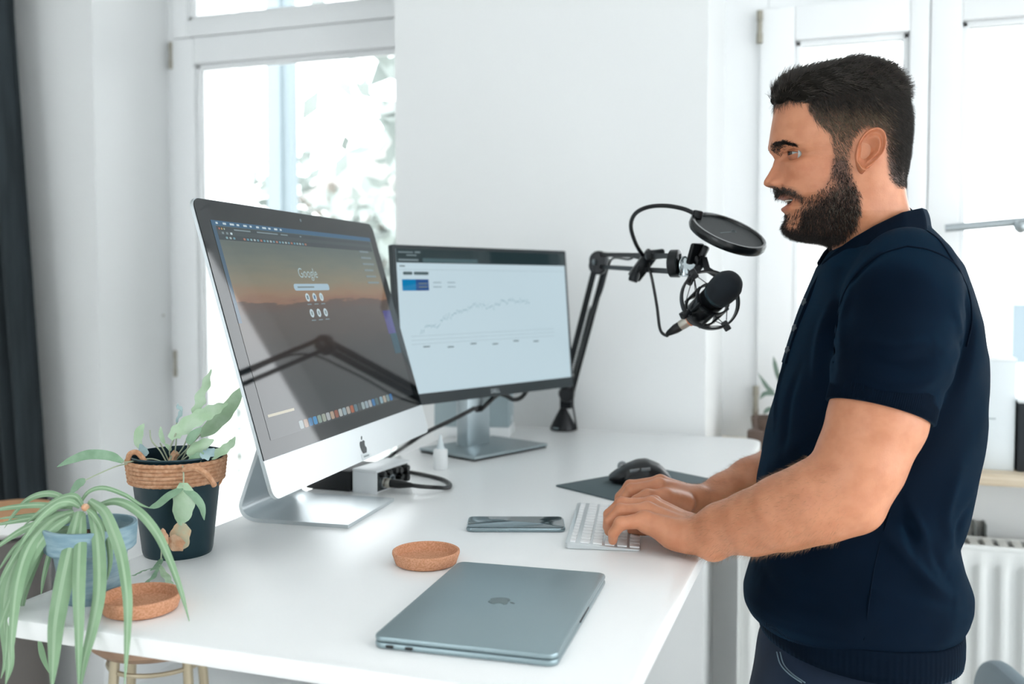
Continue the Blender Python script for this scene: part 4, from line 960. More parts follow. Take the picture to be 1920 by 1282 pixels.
# balcony: white side wall, drain pipe, blue-grey post
pA_ = onY(436, 300, 3.75)
tag(ob('balcony_side_wall', box(A0 - .3, pA_[0], 3.45, 3.75, -3, 3.4), mat('render_white2', 'F0F1F0', .8), smooth=0), 'white wall right outside the balcony door, left of the drain pipe', 'wall')
p = onY(461, 300, 4.4); dp = thing('drain_pipe', 'white drain pipe running down beside the balcony', 'pipe', (p[0], p[1], -3)); ob('pipe', lathe([(.035, 0), (.035, 7)], 16), M_hw, dp); ob('pipe_clip', xf(torus(.038, .008, 20, 6), (0, 0, 4.35)), M_hinge, dp)
p = onY(514, 300, 4.6); tag(ob('balcony_post', join(box(p[0] - .045, p[0] + .04, 4.6, 4.68, -3, 3.6), box(p[0] + .04, p[0] + .10, 4.62, 4.68, -3, 3.6)), mat('post_blue', '8A979D', .5), smooth=0), 'tall blue-grey balcony post outside the glass', 'post')
p = onY(1872, 600, 9.0); lpst = thing('street_lamp', 'pale street lamp with bent arm outside the right window', 'street lamp', (p[0], p[1], -3))
zt = onY(1860, 470, 9.0)[2] + 3
ob('pole', tube(smooth_path([(0, 0, 0), (0, 0, zt * .6), (0, 0, zt - .3), (-.1, 0, zt), (-.5, 0, zt + .05)], 6), .05, 10), mat('lamp_grey', 'A7B2B6', .5), lpst)
ob('lamp_head', xf(slab(.4, .16, .1, .05, .02), (-.65, 0, zt)), mat('lamp_grey', 'A7B2B6', .5), lpst)
# ================================================================== THE PERSON
D0 = 1.52; PSI = math.radians(7)
_o = cp(1620, HOR, D0); PO = np.array([_o[0], _o[1], 0.0])
PF = -RT * math.cos(PSI) + FH * math.sin(PSI)         # forward of the body
PL = -RT * math.sin(PSI) - FH * math.cos(PSI)         # towards the man's left side (the camera)
def toW(u, v, z): return PO + PF * u + PL * v + UP * z
BASIS = np.array([PF, PL, UP])                         # rows: local axes in world
def mp(x, y, v=0.):                                    # pixel on the plane v -> (u, v, z)
    r_ = ray(x, y); t = (v - (CAM - PO) @ PL) / (r_ @ PL); q = CAM + r_ * t - PO
    return np.array([q @ PF, v, q[2]])
def mpd(x, y, d):                                      # pixel at camera distance d -> (u, v, z)
    q = cp(x, y, d) - PO; return np.array([q @ PF, q @ PL, q[2]])
PER = thing('person', 'bearded man in a navy polo shirt and jeans standing and typing', 'person', tuple(PO))
def part(name, V, Fs, m, parent=PER, smooth=True):     # V in body coordinates, numpy
    me = bpy.data.meshes.new(name)
    V = np.asarray(V, np.float64); W = V @ BASIS
    me.from_pydata(W.tolist(), [], Fs if isinstance(Fs, list) else Fs.tolist())
    me.update()
    if smooth: me.polygons.foreach_set('use_smooth', [True] * len(me.polygons))
    return raw(name, me, m, parent)

# ---------- signed distance modelling on a grid, surface nets
class Field:
    def __init__(s, lo, hi, h):
        s.lo = np.array(lo, np.float32); s.h = h; s.n = (np.ceil((np.array(hi) - lo) / h)).astype(int) + 1
        s.F = np.full(s.n, .5, np.float32); s.ax = [s.lo[i] + h * np.arange(s.n[i], dtype=np.float32) for i in range(3)]
    def sub(s, lo, hi):
        a = np.clip(np.floor((np.array(lo) - s.lo) / s.h).astype(int), 0, s.n); b = np.clip(np.ceil((np.array(hi) - s.lo) / s.h).astype(int) + 1, 0, s.n)
        sl = tuple(slice(a[i], b[i]) for i in range(3))
        return sl, s.ax[0][sl[0]][:, None, None], s.ax[1][sl[1]][None, :, None], s.ax[2][sl[2]][None, None, :]
    def smin(s, sl, d, k):
        A = s.F[sl]; h = np.clip(.5 + .5 * (A - d) / k, 0, 1); s.F[sl] = A + (d - A) * h - k * h * (1 - h)
    def cone(s, a, b, ra, rb, k=.01):
        a = np.array(a, np.float32); b = np.array(b, np.float32); R = max(ra, rb) + k + .012
        sl, X, Y, Z = s.sub(np.minimum(a, b) - R, np.maximum(a, b) + R)
        if 0 in s.F[sl].shape: return
        ba = b - a; t = np.clip(((X - a[0]) * ba[0] + (Y - a[1]) * ba[1] + (Z - a[2]) * ba[2]) / max(float(ba @ ba), 1e-9), 0, 1)
        d = np.sqrt((X - a[0] - t * ba[0]) ** 2 + (Y - a[1] - t * ba[1]) ** 2 + (Z - a[2] - t * ba[2]) ** 2) - (ra + (rb - ra) * t)
        s.smin(sl, d, k)
    def chain(s, pts, k=.01):
        for p, q in zip(pts[:-1], pts[1:]): s.cone(p[:3], q[:3], p[3], q[3], k)
    def ell(s, c, r, k=.01):
        c = np.array(c, np.float32); r = np.array(r, np.float32); R = r + k + .012
        sl, X, Y, Z = s.sub(c - R, c + R)
        q = np.sqrt(((X - c[0]) / r[0]) ** 2 + ((Y - c[1]) / r[1]) ** 2 + ((Z - c[2]) / r[2]) ** 2)
        s.smin(sl, (q - 1) * float(r.min()), k)
    def mesh(s):
        F = s.F; S = F < 0; n = s.n
        c = S[:-1, :-1, :-1].astype(np.int8)
        cnt = np.zeros(np.array(S.shape) - 1, np.int8)
        for i in (0, 1):
            for j in (0, 1):
                for k in (0, 1): cnt += S[i:n[0] - 1 + i, j:n[1] - 1 + j, k:n[2] - 1 + k]
        act = np.argwhere((cnt > 0) & (cnt < 8)); I, J, K = act.T
        idx = np.full(cnt.shape, -1, np.int32); idx[I, J, K] = np.arange(len(act))
        val = {(i, j, k): F[I + i, J + j, K + k] for i in (0, 1) for j in (0, 1) for k in (0, 1)}
        acc = np.zeros((len(act), 3)); num = np.zeros(len(act))
        cs = list(val.keys())
        for a in cs:
            for b in cs:
                if a < b and sum(abs(x - y) for x, y in zip(a, b)) == 1:
                    va, vb = val[a], val[b]; m = (va < 0) != (vb < 0); t = np.where(m, va / np.where(m, va - vb, 1), 0)
                    acc += np.where(m[:, None], np.array(a) + t[:, None] * (np.array(b) - np.array(a)), 0); num += m
        V = (act + acc / num[:, None]) * s.h + s.lo
        quads = []
        for axis in range(3):
            sl0 = [slice(None)] * 3; sl1 = [slice(None)] * 3; sl0[axis] = slice(0, -1); sl1[axis] = slice(1, None)
            A, B = S[tuple(sl0)], S[tuple(sl1)]
            e = np.argwhere(A != B); o = [a for a in range(3) if a != axis]
            ok = (e[:, o[0]] > 0) & (e[:, o[1]] > 0) & (e[:, o[0]] < n[o[0]] - 1) & (e[:, o[1]] < n[o[1]] - 1); e = e[ok]
            ins = A[tuple(e.T)]
            q = []
            for d0, d1 in ((0, 0), (-1, 0), (-1, -1), (0, -1)):
                p = e.copy(); p[:, o[0]] += d0; p[:, o[1]] += d1; q.append(idx[tuple(p.T)])
            q = np.array(q).T
            flip = ins if axis != 1 else ~ins
            q = np.where(flip[:, None], q, q[:, ::-1])
            quads.append(q)
        Q = np.concatenate(quads); Q = Q[(Q >= 0).all(1)]
        return V, Q
def laplace(V, Q, it=2, lam=.5):
    E = np.concatenate([Q[:, [0, 1]], Q[:, [1, 2]], Q[:, [2, 3]], Q[:, [3, 0]]])
    for _ in range(it):
        S = np.zeros_like(V); c = np.zeros(len(V))
        np.add.at(S, E[:, 0], V[E[:, 1]]); np.add.at(c, E[:, 0], 1); np.add.at(S, E[:, 1], V[E[:, 0]]); np.add.at(c, E[:, 1], 1)
        V = V + lam * (S / np.maximum(c, 1)[:, None] - V)
    return V
def vnormals(V, Q):
    fn = np.cross(V[Q[:, 2]] - V[Q[:, 0]], V[Q[:, 3]] - V[Q[:, 1]]); N = np.zeros_like(V)
    for k in range(4): np.add.at(N, Q[:, k], fn)
    return N / (np.linalg.norm(N, axis=1)[:, None] + 1e-12)

# ---------- arms and hands (one continuous surface with the trunk core)
def C(x, y, v, r): return (*mp(x, y, v), r)
def H(x, y, d, r): return (*mpd(x, y, d), r)
ARM_L = [C(1690, 575, .165, .040), C(1668, 690, .205, .061), C(1645, 785, .222, .061), C(1612, 868, .232, .056), C(1584, 925, .236, .0525)]
FORE_L = [C(1584, 925, .236, .050), C(1530, 941, .228, .0525), C(1470, 961, .208, .0485), C(1410, 980, .178, .0425), C(1355, 990, .150, .0342), C(1306, 1002, .122, .0265)]
hL = dict(
    pinky=[H(1208, 975, 1.452, .0125), H(1164, 981, 1.452, .0100), H(1150, 1000, 1.455, .0083), H(1149, 1013, 1.462, .0072)],
    ring=[H(1214, 958, 1.476, .0125), H(1163, 957, 1.482, .0103), H(1142, 977, 1.482, .0088), H(1142, 996, 1.490, .0076)],
    middle=[H(1220, 948, 1.500, .0125), H(1165, 945, 1.508, .0105), H(1142, 964, 1.508, .0090), H(1139, 988, 1.515, .0078)],
    index=[H(1226, 946, 1.522, .0125), H(1174, 946, 1.534, .0103), H(1153, 966, 1.534, .0090), H(1150, 987, 1.540, .0078)],
    thumb=[H(1275, 1000, 1.485, .0150), H(1240, 992, 1.518, .0125), H(1206, 990, 1.540, .0105), H(1186, 993, 1.552, .0090)])
ARM_R = [C(1690, 575, -.165, .040), C(1665, 690, -.20, .058), C(1640, 790, -.21, .056), C(1590, 850, -.215, .050)]
FORE_R = [C(1590, 850, -.215, .048), C(1530, 865, -.20, .050), C(1470, 880, -.175, .045), C(1410, 903, -.145, .039), C(1360, 925, -.118, .032), C(1322, 938, -.095, .026)]
hR = dict(
    index=[H(1236, 912, 1.600, .0130), H(1184, 919, 1.600, .0108), H(1168, 941, 1.598, .0092), H(1164, 962, 1.598, .0080)],
    middle=[H(1238, 906, 1.624, .0130), H(1182, 912, 1.624, .0108), H(1163, 932, 1.622, .0092), H(1158, 955, 1.622, .0080)],
    ring=[H(1240, 908, 1.648, .0125), H(1190, 914, 1.648, .0105), H(1170, 932, 1.648, .0090), H(1165, 952, 1.648, .0078)],
    pinky=[H(1243, 914, 1.670, .0115), H(1204, 922, 1.670, .0095), H(1188, 936, 1.670, .0082), H(1184, 950, 1.670, .0072)],
    thumb=[H(1286, 944, 1.590, .0165), H(1248, 932, 1.574, .0140), H(1214, 930, 1.566, .0112), H(1192, 938, 1.566, .0092)])
allp = [np.array(p[:3]) for l in (ARM_L, FORE_L, ARM_R, FORE_R, *hL.values(), *hR.values()) for p in l]
lo = np.min(allp, 0) - .10; hi = np.max(allp, 0) + .09
lo[2] = DZ - .02; lo[0] = mp(1800, 700)[0]
BF = Field(lo, hi, .0021)
ch_top = mp(1680, 470)[2]
for v in (-.175, .175):                                  # trunk core under the shirt, joins both arms
    BF.cone(mp(1690, 560, v), mp(1690, 530, 0), .04, .06, .02)
BF.cone(mp(1680, 570, 0), mp(1640, 900, 0), .06, .085, .02)
BF.cone(mp(1680, 540, 0), mp(1655, 450, 0), .05, .05, .02)
for arm, fore, hd, side in ((ARM_L, FORE_L, hL, 1), (ARM_R, FORE_R, hR, -1)):
    BF.chain(arm, .02); BF.chain(fore, .02)
    W = np.array(fore[-1][:3])
    mcps = [np.array(hd[f][0][:3]) for f in ('pinky', 'ring', 'middle', 'index')]
    # wrist: wider across than thick
    ac = mcps[3] - mcps[0]; ac /= np.linalg.norm(ac)
    fdir = (sum(mcps) / 4 - W); fdir /= np.linalg.norm(fdir)
    for s in (-1, 1): BF.cone(W - fdir * .03 + ac * .010 * s, W + fdir * .012 + ac * .014 * s, .0235, .0215, .012)
    # palm: four metacarpals, heel pads
    for i, m_ in enumerate(mcps):
        st_ = W + fdir * .012 + ac * (-.019 + .0125 * i)
        BF.cone(st_, m_, .0175, .0122, .009)
        BF.cone(st_ + UP * .0135, m_ + UP * .0085, .0045, .0050, .006)
        BF.cone(st_ - UP[[0, 1, 2]] * .010, m_ - UP * .009, .014, .0105, .010)
    BF.ell(W + fdir * .030 - ac * .020 - UP * .012, (.026, .018, .018), .012)
    th = hd['thumb']
    BF.cone(W + fdir * .012 + ac * .012 - UP * .008, th[1][:3], .019, .0135, .012)
    BF.chain(th, .006)
    for f in ('pinky', 'ring', 'middle', 'index'):
        c_ = hd[f]; BF.chain(c_, .0022)
        BF.ell(c_[0][:3] + UP * .002, (.0125, .0115, .0125), .006)          # knuckle
        BF.ell(np.array(c_[1][:3]) + UP * .0005, np.array([1.02, 1.02, 1.02]) * c_[1][3], .004)
    ka_ = 0
# elbow point and forearm relief
BF.ell(mp(1612, 962, .24), (.022, .022, .018), .02)
BV, BQ = BF.mesh(); del BF
BV = laplace(BV, BQ, 2)
# keep hands above keys and desk: flatten what would dip under the desk surface
edge_u = None
low = BV[:, 2] < DZ + .0012
Wp = BV @ BASIS + PO
onto = low & (Wp[:, 0] < DX1 + .002)
BV[onto, 2] = DZ + .0012

# ---------- head: horizontal slices whose outline follows the profile
def yz(y, x=1580): return mp(x, y)[2]
def uz(tab):                                            # [(y px, x px)] -> z array, u array (z ascending)
    P = np.array([mp(x, y) for y, x in tab]); o = np.argsort(P[:, 2]); return P[o, 2], P[o, 0]
FRONT = [(121, 1585), (123, 1560), (127, 1535), (134, 1508), (146, 1484), (160, 1468), (180, 1456), (200, 1451.5), (217, 1449.5), (243, 1445), (262, 1442.3), (276, 1441.5), (284, 1443), (291, 1448.5), (297, 1452), (310, 1456), (325, 1458), (340, 1459), (350, 1458), (358, 1457), (365, 1457.5), (369, 1460), (372, 1464), (376, 1470), (381, 1474), (385, 1472), (389, 1469), (394, 1469), (399, 1472), (406, 1476), (414, 1474), (424, 1471), (432, 1472.5), (438, 1478), (442, 1488), (445, 1504), (448, 1530), (452, 1549), (458, 1557), (470, 1563), (490, 1572), (520, 1588), (560, 1605)]
BACK = [(121, 1598), (123, 1615), (128, 1634), (140, 1656), (155, 1671), (178, 1686), (200, 1694), (217, 1698), (237, 1699), (260, 1697), (280, 1695), (300, 1694), (320, 1695), (340, 1694), (355, 1694.5), (375, 1698), (390, 1702), (420, 1714), (460, 1728), (520, 1745), (560, 1752)]
NOSE = [(292, 0), (297, .3), (303, 3.6), (310, 7.5), (317, 12), (325, 17.5), (330, 21), (336, 25), (340, 26.5), (344, 26), (347.5, 22), (350, 15), (352, 6), (354, 0)]
WID = [(121, .004), (123, .028), (127, .042), (134, .054), (146, .065), (165, .0735), (200, .0785), (235, .080), (262, .0795), (290, .0775), (312, .0765), (330, .0745), (350, .0715), (375, .068), (400, .0645), (420, .060), (434, .056), (445, .054), (452, .054), (470, .056), (500, .060), (560, .075)]
CEN = [(121, 1592), (160, 1602), (230, 1612), (300, 1614), (380, 1610), (430, 1606), (445, 1612), (455, 1625), (475, 1636), (520, 1660), (560, 1672)]
EXP = [(121, 2.0), (200, 2.12), (250, 2.05), (280, 1.82), (298, 1.82), (325, 2.0), (350, 2.1), (370, 2.15), (410, 2.1), (440, 2.0), (560, 2.0)]
ys = np.unique(np.concatenate([np.linspace(121, 130, 14), np.linspace(130, 240, 60), np.linspace(240, 300, 56), np.linspace(300, 436, 150), np.linspace(436, 460, 34), np.linspace(460, 560, 24)]))
def ip(tab, y): t = sorted(tab); return np.interp(y, [a for a, _ in t], [b for _, b in t])
NT = 240
th_ = np.linspace(0, 2 * np.pi, NT, endpoint=False)
# cluster the angular samples to the front
th_ = th_ - .42 * np.sin(th_) * 1.0
HV = np.zeros((len(ys), NT, 3))
PXM = FPX / D0
def gz(y, c, s): return np.exp(-((y - c) / s) ** 2)
for i, y in enumerate(ys):
    uf = mp(ip(FRONT, y), y)[0]; ub = mp(ip(BACK, y), y)[0]; uc = mp(ip(CEN, y), y)[0]; z = mp(1580, y)[2]
    w = ip(WID, y); ex = ip(EXP, y); c, s = np.cos(th_), np.sin(th_)
    e_ = np.where(c > 0, ex, 2.05)
    cu_, su_ = np.sign(c) * np.abs(c) ** (2 / e_), np.sign(s) * np.abs(s) ** (2 / e_)
    u = uc + np.where(c > 0, (uf - uc), (uc - ub)) * cu_; v = w * su_
    fr = np.clip(c * 1.6, 0, 1)                          # features live on the front
    av = np.abs(v)
    # nose
    nw = np.interp(y, [290, 300, 318, 332, 345, 353], [.0085, .0085, .0095, .0125, .0145, .0135])
    nose = ip(NOSE, y) / PXM * np.exp(-(np.abs(v) / nw) ** 2.4)
    ala = .0075 * gz(y, 342, 8.5) * np.exp(-((av - .0155) / .0055) ** 2)
    # eye socket, brow, cheek, temple
    sock = -.0155 * gz(y, 291.5, 11) * np.exp(-((av - .034) / .0175) ** 2) - .004 * gz(y, 295, 9) * np.exp(-((av - .015) / .008) ** 2)
    brow = .0050 * gz(y, 274, 9) * np.exp(-((av - .028) / .018) ** 2)
    cheek = .0045 * gz(y, 322, 20) * np.exp(-((av - .047) / .014) ** 2) - .004 * gz(y, 372, 22) * np.exp(-((av - .046) / .012) ** 2)
    nlf = -.0022 * np.exp(-((av - (.019 + .00028 * (y - 345))) / .0035) ** 2) * np.clip((y - 338) / 8, 0, 1) * np.clip((384 - y) / 10, 0, 1)
    smile = .003 * gz(y, 356, 12) * np.exp(-((av - .031) / .009) ** 2)
    # mouth: opening, lips
    mw = .0275
    inm = np.clip((mw - av) / .008, 0, 1)
    ym = 377 - 5.0 * (av / mw) ** 2 + 1.5
    op = -.0095 * np.exp(-((y - ym) / (4.6 - 2.2 * np.clip(av / mw, 0, 1))) ** 2) * inm
    lip = .0022 * np.exp(-((y - (ym - 7.5)) / 3.2) ** 2) * inm + .0032 * np.exp(-((y - (ym + 13)) / 5.5) ** 2) * inm
    chin = .003 * gz(y, 424, 9) * np.exp(-(av / .016) ** 2)
    du_ = (nose + ala + sock + brow + cheek + nlf + smile + op + lip + chin) * fr
    # jaw angle and neck cord fullness
    dv = np.sign(v) * (.004 * gz(y, 405, 22) * np.exp(-((u - mp(1590, y)[0]) / .03) ** 2))
    HV[i, :, 0] = u + du_; HV[i, :, 1] = v + dv; HV[i, :, 2] = z
# (the profile already contains the mouth notch on the midline: ease the double dent there)
HVf = HV.reshape(-1, 3)
HQ = []
for i in range(len(ys) - 1):
    a = i * NT + np.arange(NT); b = i * NT + (np.arange(NT) + 1) % NT
    HQ.append(np.stack([a, a + NT, b + NT, b], 1))
HQ = np.concatenate(HQ)
HQ = np.concatenate([HQ, np.array([[k, (k + 1) % NT, (NT - k - 2) % NT, (NT - k - 1) % NT] for k in range(0, NT // 2 - 1)])])   # close the crown
Yp = np.repeat(ys, NT)
def px_of(Vb):                                           # side view pixel of body-space points moved to the mid plane
    Q_ = np.abs(np.array(Vb)) * [0, 1, 0] + np.array(Vb) * [1, 0, 1]; Q_ = Q_ @ BASIS + PO - CAM
    k = Q_ @ FW; return np.stack([960 + FPX * (Q_ @ RT) / k, PPY - FPX * (Q_ @ CU) / k], 1)
def inside(P, poly):
    x, y = P[:, 0], P[:, 1]; r_ = np.zeros(len(P), bool); n = len(poly)
    for i in range(n):
        (x0, y0), (x1, y1) = poly[i], poly[(i + 1) % n]
        if y0 == y1: continue
        r_ ^= ((y0 > y) != (y1 > y)) & (x < (x1 - x0) * (y - y0) / (y1 - y0) + x0)
    return r_
def soft(P, poly, w=4.):                                 # 0..1 mask by averaging jittered tests
    a = np.zeros(len(P)); J = [(dx, dy) for dx in (-w, -w / 2, 0, w / 2, w) for dy in (-w, 0, w)]
    for dx, dy in J: a += inside(P + [dx, dy], poly)
    return a / len(J)
HAIR = [(1456, 200), (1480, 191), (1518, 186), (1516, 202), (1528, 224), (1547, 240), (1560, 258), (1565, 300), (1590, 300), (1594, 272), (1604, 250), (1624, 234), (1650, 238), (1662, 262), (1664, 300), (1668, 332), (1682, 350), (1720, 352), (1740, 200), (1700, 90), (1430, 90), (1430, 200)]
BEARD = [(1563, 296), (1591, 296), (1597, 335), (1611, 362), (1613, 395), (1603, 430), (1580, 452), (1553, 462), (1480, 455), (1455, 432), (1455, 403), (1478, 402), (1487, 401), (1502, 390), (1504, 379), (1493, 369), (1475, 362), (1450, 369), (1448, 353), (1466, 351), (1490, 356), (1508, 371), (1528, 364), (1547, 348), (1558, 330)]
HP = px_of(HVf)
mh, mb_ = soft(HP, HAIR), soft(HP, BEARD, 5)
mb_ = mb_ * (1 - .85 * soft(HP, [(1474, 401), (1502, 390), (1504, 412), (1492, 430), (1472, 430)], 4)) * (1 - .6 * soft(HP, [(1498, 372), (1560, 330), (1575, 345), (1530, 385), (1503, 400)], 7))
fade = np.clip((HP[:, 1] - 195) / 65, 0, 1) * np.clip((1685 - HP[:, 0]) / 50, 0, 1)    # shaved sides let the skin show
skin = np.array(lin('CC8B68')[:3]); hairc = np.array(lin('2A2624')[:3]); lipc = np.array(lin('B5705A')[:3]); darkc = np.array(lin('3A1812')[:3]); rosy = np.array(lin('C47B59')[:3])
col = np.tile(skin, (len(HVf), 1))
def mixc(col, c, f): return col * (1 - f[:, None]) + c * f[:, None]
avf = np.abs(HVf[:, 1]); frontf = HVf[:, 0] > mp(1560, 340)[0]
col = mixc(col, rosy, .5 * np.exp(-((Yp - 325) / 28) ** 2) * frontf)
col = mixc(col, hairc, np.clip(mh * (.92 - .52 * fade), 0, 1)); col = mixc(col, hairc, np.clip(mb_ * .80, 0, 1))
ymf = 378.5 - 5.0 * (avf / .0275) ** 2; inmf = np.clip((.0265 - avf) / .004, 0, 1) * frontf
col = mixc(col, lipc, np.clip(inmf * (np.exp(-((Yp - (ymf - 7)) / 3) ** 4) + np.exp(-((Yp - (ymf + 12)) / 6.5) ** 4)), 0, 1))
col = mixc(col, darkc, .8 * np.exp(-((Yp - 349.5) / 2.2) ** 2) * np.exp(-((avf - .0085) / .0035) ** 2) * frontf)
col = mixc(col, darkc, np.clip(inmf * np.exp(-((Yp - ymf) / 3.8) ** 4), 0, 1))

# ---------- ears: shallow bowl with helix, antihelix, tragus and lobe
def ear(side):
    ce = np.array(mp(1630, 281, .082)); hgt, wdt = .0355, .0215; V = []; Q = []; nr, na = 22, 48
    tilt = math.radians(14)
    for i in range(nr + 1):
        r_ = i / nr
        for k in range(na):
            a = 2 * math.pi * k / na; ca, sa = math.cos(a), math.sin(a)           # a=0: back, pi/2: up
            ro = 1.0 + .10 * sa * max(ca, 0) - .16 * (1 if sa < 0 else 0) * abs(sa) * (ca > 0) * .8 - .10 * max(-ca, 0) * (1 - abs(sa))
            x, y = r_ * ro * ca * wdt * (1 if sa > -.2 else 1 + .35 * (sa + .2)), r_ * ro * sa * hgt
            helix = .0072 * math.exp(-((r_ - .88) / .10) ** 2) * (1 if ca > -.75 or sa > .2 else .35)
            anti = .0060 * math.exp(-((r_ - .56) / .13) ** 2) * max(0, min(1, .35 + ca * .8 + sa * .2))
            conch = -.0095 * math.exp(-(((x + .002) / .0085) ** 2 + ((y + .003) / .012) ** 2))
            trag = .0045 * math.exp(-(((x + .0150) / .0045) ** 2 + ((y + .004) / .007) ** 2))
            lobe = .0035 * math.exp(-(((y + .030) / .009) ** 2)) * (1 - r_ ** 4)
            out = .0105 + .0075 * (x / wdt) + helix + anti + conch + trag + lobe - .010 * max(0, r_ - .93) / .07
            xx = -(x * math.cos(tilt) + y * math.sin(tilt) * .9); zz = y * math.cos(tilt) - x * math.sin(tilt) * .2
            V.append((ce[0] + xx, side * (.0715 + out), ce[2] + zz))
    for i in range(nr):
        for k in range(na):
            q = (i * na + k, i * na + (k + 1) % na, (i + 1) * na + (k + 1) % na, (i + 1) * na + k); Q.append(q if side > 0 else q[::-1])
    b0_ = len(V)                                                                 # skirt behind the rim, into the head
    for k in range(na):
        x, y, z = V[nr * na + k]; V.append((ce[0] + (x - ce[0]) * .72, side * .066, ce[2] + (z - ce[2]) * .8))
    for k in range(na):
        q = (nr * na + k, nr * na + (k + 1) % na, b0_ + (k + 1) % na, b0_ + k); Q.append(q if side > 0 else q[::-1])
    return np.array(V), np.array(Q)
pieces = [(BV, BQ, np.tile(skin, (len(BV), 1))), (HVf, HQ, col)]
for s in (1, -1):
    v_, q_ = ear(s); cc = np.tile(np.array(lin('C67F5C')[:3]), (len(v_), 1)); pieces.append((v_, q_, cc))
# ---------- eyelids (skin) over separate eyeballs
EYE = {}
for s in (1, -1):
    c_ = np.array(mp(1492, 288, .0305)); c_[1] = s * .0305; EYE[s] = c_; R_ = .0127
    for upper in (1, 0):
        V = []; Q = []; na, nb = 26, 10
        for j in range(nb + 1):
            for k in range(na + 1):
                az = math.radians(-82 + 164 * k / na) + s * .25
                hz = math.cos(math.radians(-90 + 180 * k / na))
                top = (11 * hz if upper else -14 * hz); far = (78 if upper else -70)
                el_ = math.radians(top + (far - top) * j / nb)
                rr_l = R_ + .0007 * math.exp(-(j / 1.5) ** 2)
                V.append((c_[0] + rr_l * math.cos(el_) * math.cos(az), c_[1] + rr_l * math.cos(el_) * math.sin(az), c_[2] + rr_l * math.sin(el_)))
        for j in range(nb):
            for k in range(na):
                a = j * (na + 1) + k; q = (a, a + 1, a + na + 2, a + na + 1); Q.append(q if upper else q[::-1])
        pieces.append((np.array(V), np.array(Q), np.array([np.array(lin('2E1B14' if (upper and i_ < na + 1) else 'A56A4D')[:3]) for i_ in range(len(V))])))
AV = np.concatenate([p[0] for p in pieces]); off = np.cumsum([0] + [len(p[0]) for p in pieces[:-1]])
AQ = np.concatenate([p[1] + o for p, o in zip(pieces, off)]); AC = np.concatenate([p[2] for p in pieces])
M_skin = mat('skin', 'D19C7C', .42, spec=.5, attr='tone', noise=(45, 'F3EBE6', 6), bump=(420, .22, .0009), sss=.12)
body = part('body', AV, AQ, M_skin)
ca_ = body.data.color_attributes.new('tone', 'FLOAT_COLOR', 'POINT')
ca_.data.foreach_set('color', np.concatenate([AC, np.ones((len(AC), 1))], 1).astype(np.float32).ravel())
# eyeballs, teeth, brows
M_eye = mat('eye_white', '9DA2A0', .2)
for s in (1, -1):
    c_ = EYE[s]; ey = part('eye', *(lambda b: (np.array(b[0]), b[1]))(ball(tuple(c_), .0121, 24, 16)), M_eye)
    dirv = np.array([.88, .42, -.04]); dirv /= np.linalg.norm(dirv); Me = align(tuple(dirv), tuple(c_))
    ir = xm(lathe([(1e-5, .01225), (.0022, .01222), (.0058, .0109), (.0060, .0106)], 24), Me); part('iris', np.array(ir[0]), ir[1], mat('iris_brown', '3B2A20', .1), ey)
    pu = xm(lathe([(1e-5, .01245), (.0022, .01235), (.0024, .0120)], 20), Me); part('pupil', np.array(pu[0]), pu[1], mat('pupil_black', '050505', .05), ey)
tv = []
for k in range(12):
    an = math.radians(-66 + 12 * k); cx = mp(1505, 375)[0]
    cxu = cx + .0235 * math.cos(an) + .0015; cyv = .0205 * math.sin(an); z_ = mp(1480, 372.5)[2]
    tv.append(xf(box(-.0025, .0025, -.0021, .0021, -.0040, .0045, .0011), (cxu, cyv, z_ - .0008), (0, 0, an)))
for k, t in enumerate(tv): part('tooth', np.array(t[0]), t[1], mat('tooth_ivory', 'E8E4DA', .2))

# ---------- strands: thin tapered three-sided hairs merged per area
def strands(roots, dirs, length, curl, rad, seg=2):
    n = len(roots); d = dirs / (np.linalg.norm(dirs, axis=1)[:, None] + 1e-9)
    sx = np.cross(d, np.array([.3, .2, .93])); sx /= np.linalg.norm(sx, axis=1)[:, None] + 1e-9; sy = np.cross(d, sx)
    V = np.zeros((n, (seg + 1), 3, 3))
    for j in range(seg + 1):
        t = j / seg; p = roots + d * (length * t)[:, None] + curl * ((length * t * t)[:, None])
        r_ = (rad * (1 - .8 * t))
        for k in range(3):
            a = 2 * math.pi * k / 3; V[:, j, k] = p + (sx * math.cos(a) + sy * math.sin(a)) * (r_ if np.isscalar(r_) else r_[:, None])
    base = (np.arange(n) * (seg + 1) * 3)[:, None]; Q = []
    for j in range(seg):
        for k in range(3):
            Q.append(base + np.array([[j * 3 + k, j * 3 + (k + 1) % 3, (j + 1) * 3 + (k + 1) % 3, (j + 1) * 3 + k]]))
    return V.reshape(-1, 3), np.concatenate(Q)
def sample(V, Q, w, n):
    a = .5 * np.linalg.norm(np.cross(V[Q[:, 2]] - V[Q[:, 0]], V[Q[:, 3]] - V[Q[:, 1]]), axis=1) * w
    f = rng.choice(len(Q), n, p=a / a.sum()); s, t = rng.random(n)[:, None], rng.random(n)[:, None]
    P = (V[Q[f, 0]] * (1 - s) + V[Q[f, 1]] * s) * (1 - t) + (V[Q[f, 3]] * (1 - s) + V[Q[f, 2]] * s) * t
    N = np.cross(V[Q[f, 2]] - V[Q[f, 0]], V[Q[f, 3]] - V[Q[f, 1]]); N /= np.linalg.norm(N, axis=1)[:, None] + 1e-12
    return P, N, f
def orient(P, N, c): return N * np.sign(((P - c) * N).sum(1))[:, None]
hc = np.array(mp(1600, 280))
M_hair = mat('hair_brown', '231F1D', .4, noise=(300, '3A342F', 2)); M_beard = mat('beard_brown', '191615', .5, noise=(300, '3C2F28', 2)); M_grey = mat('hair_grey', '9A9080', .5); M_fade = mat('hair_fade', '584C40', .55, noise=(300, '75644F', 2))
fm = lambda m_: m_[HQ].mean(1)
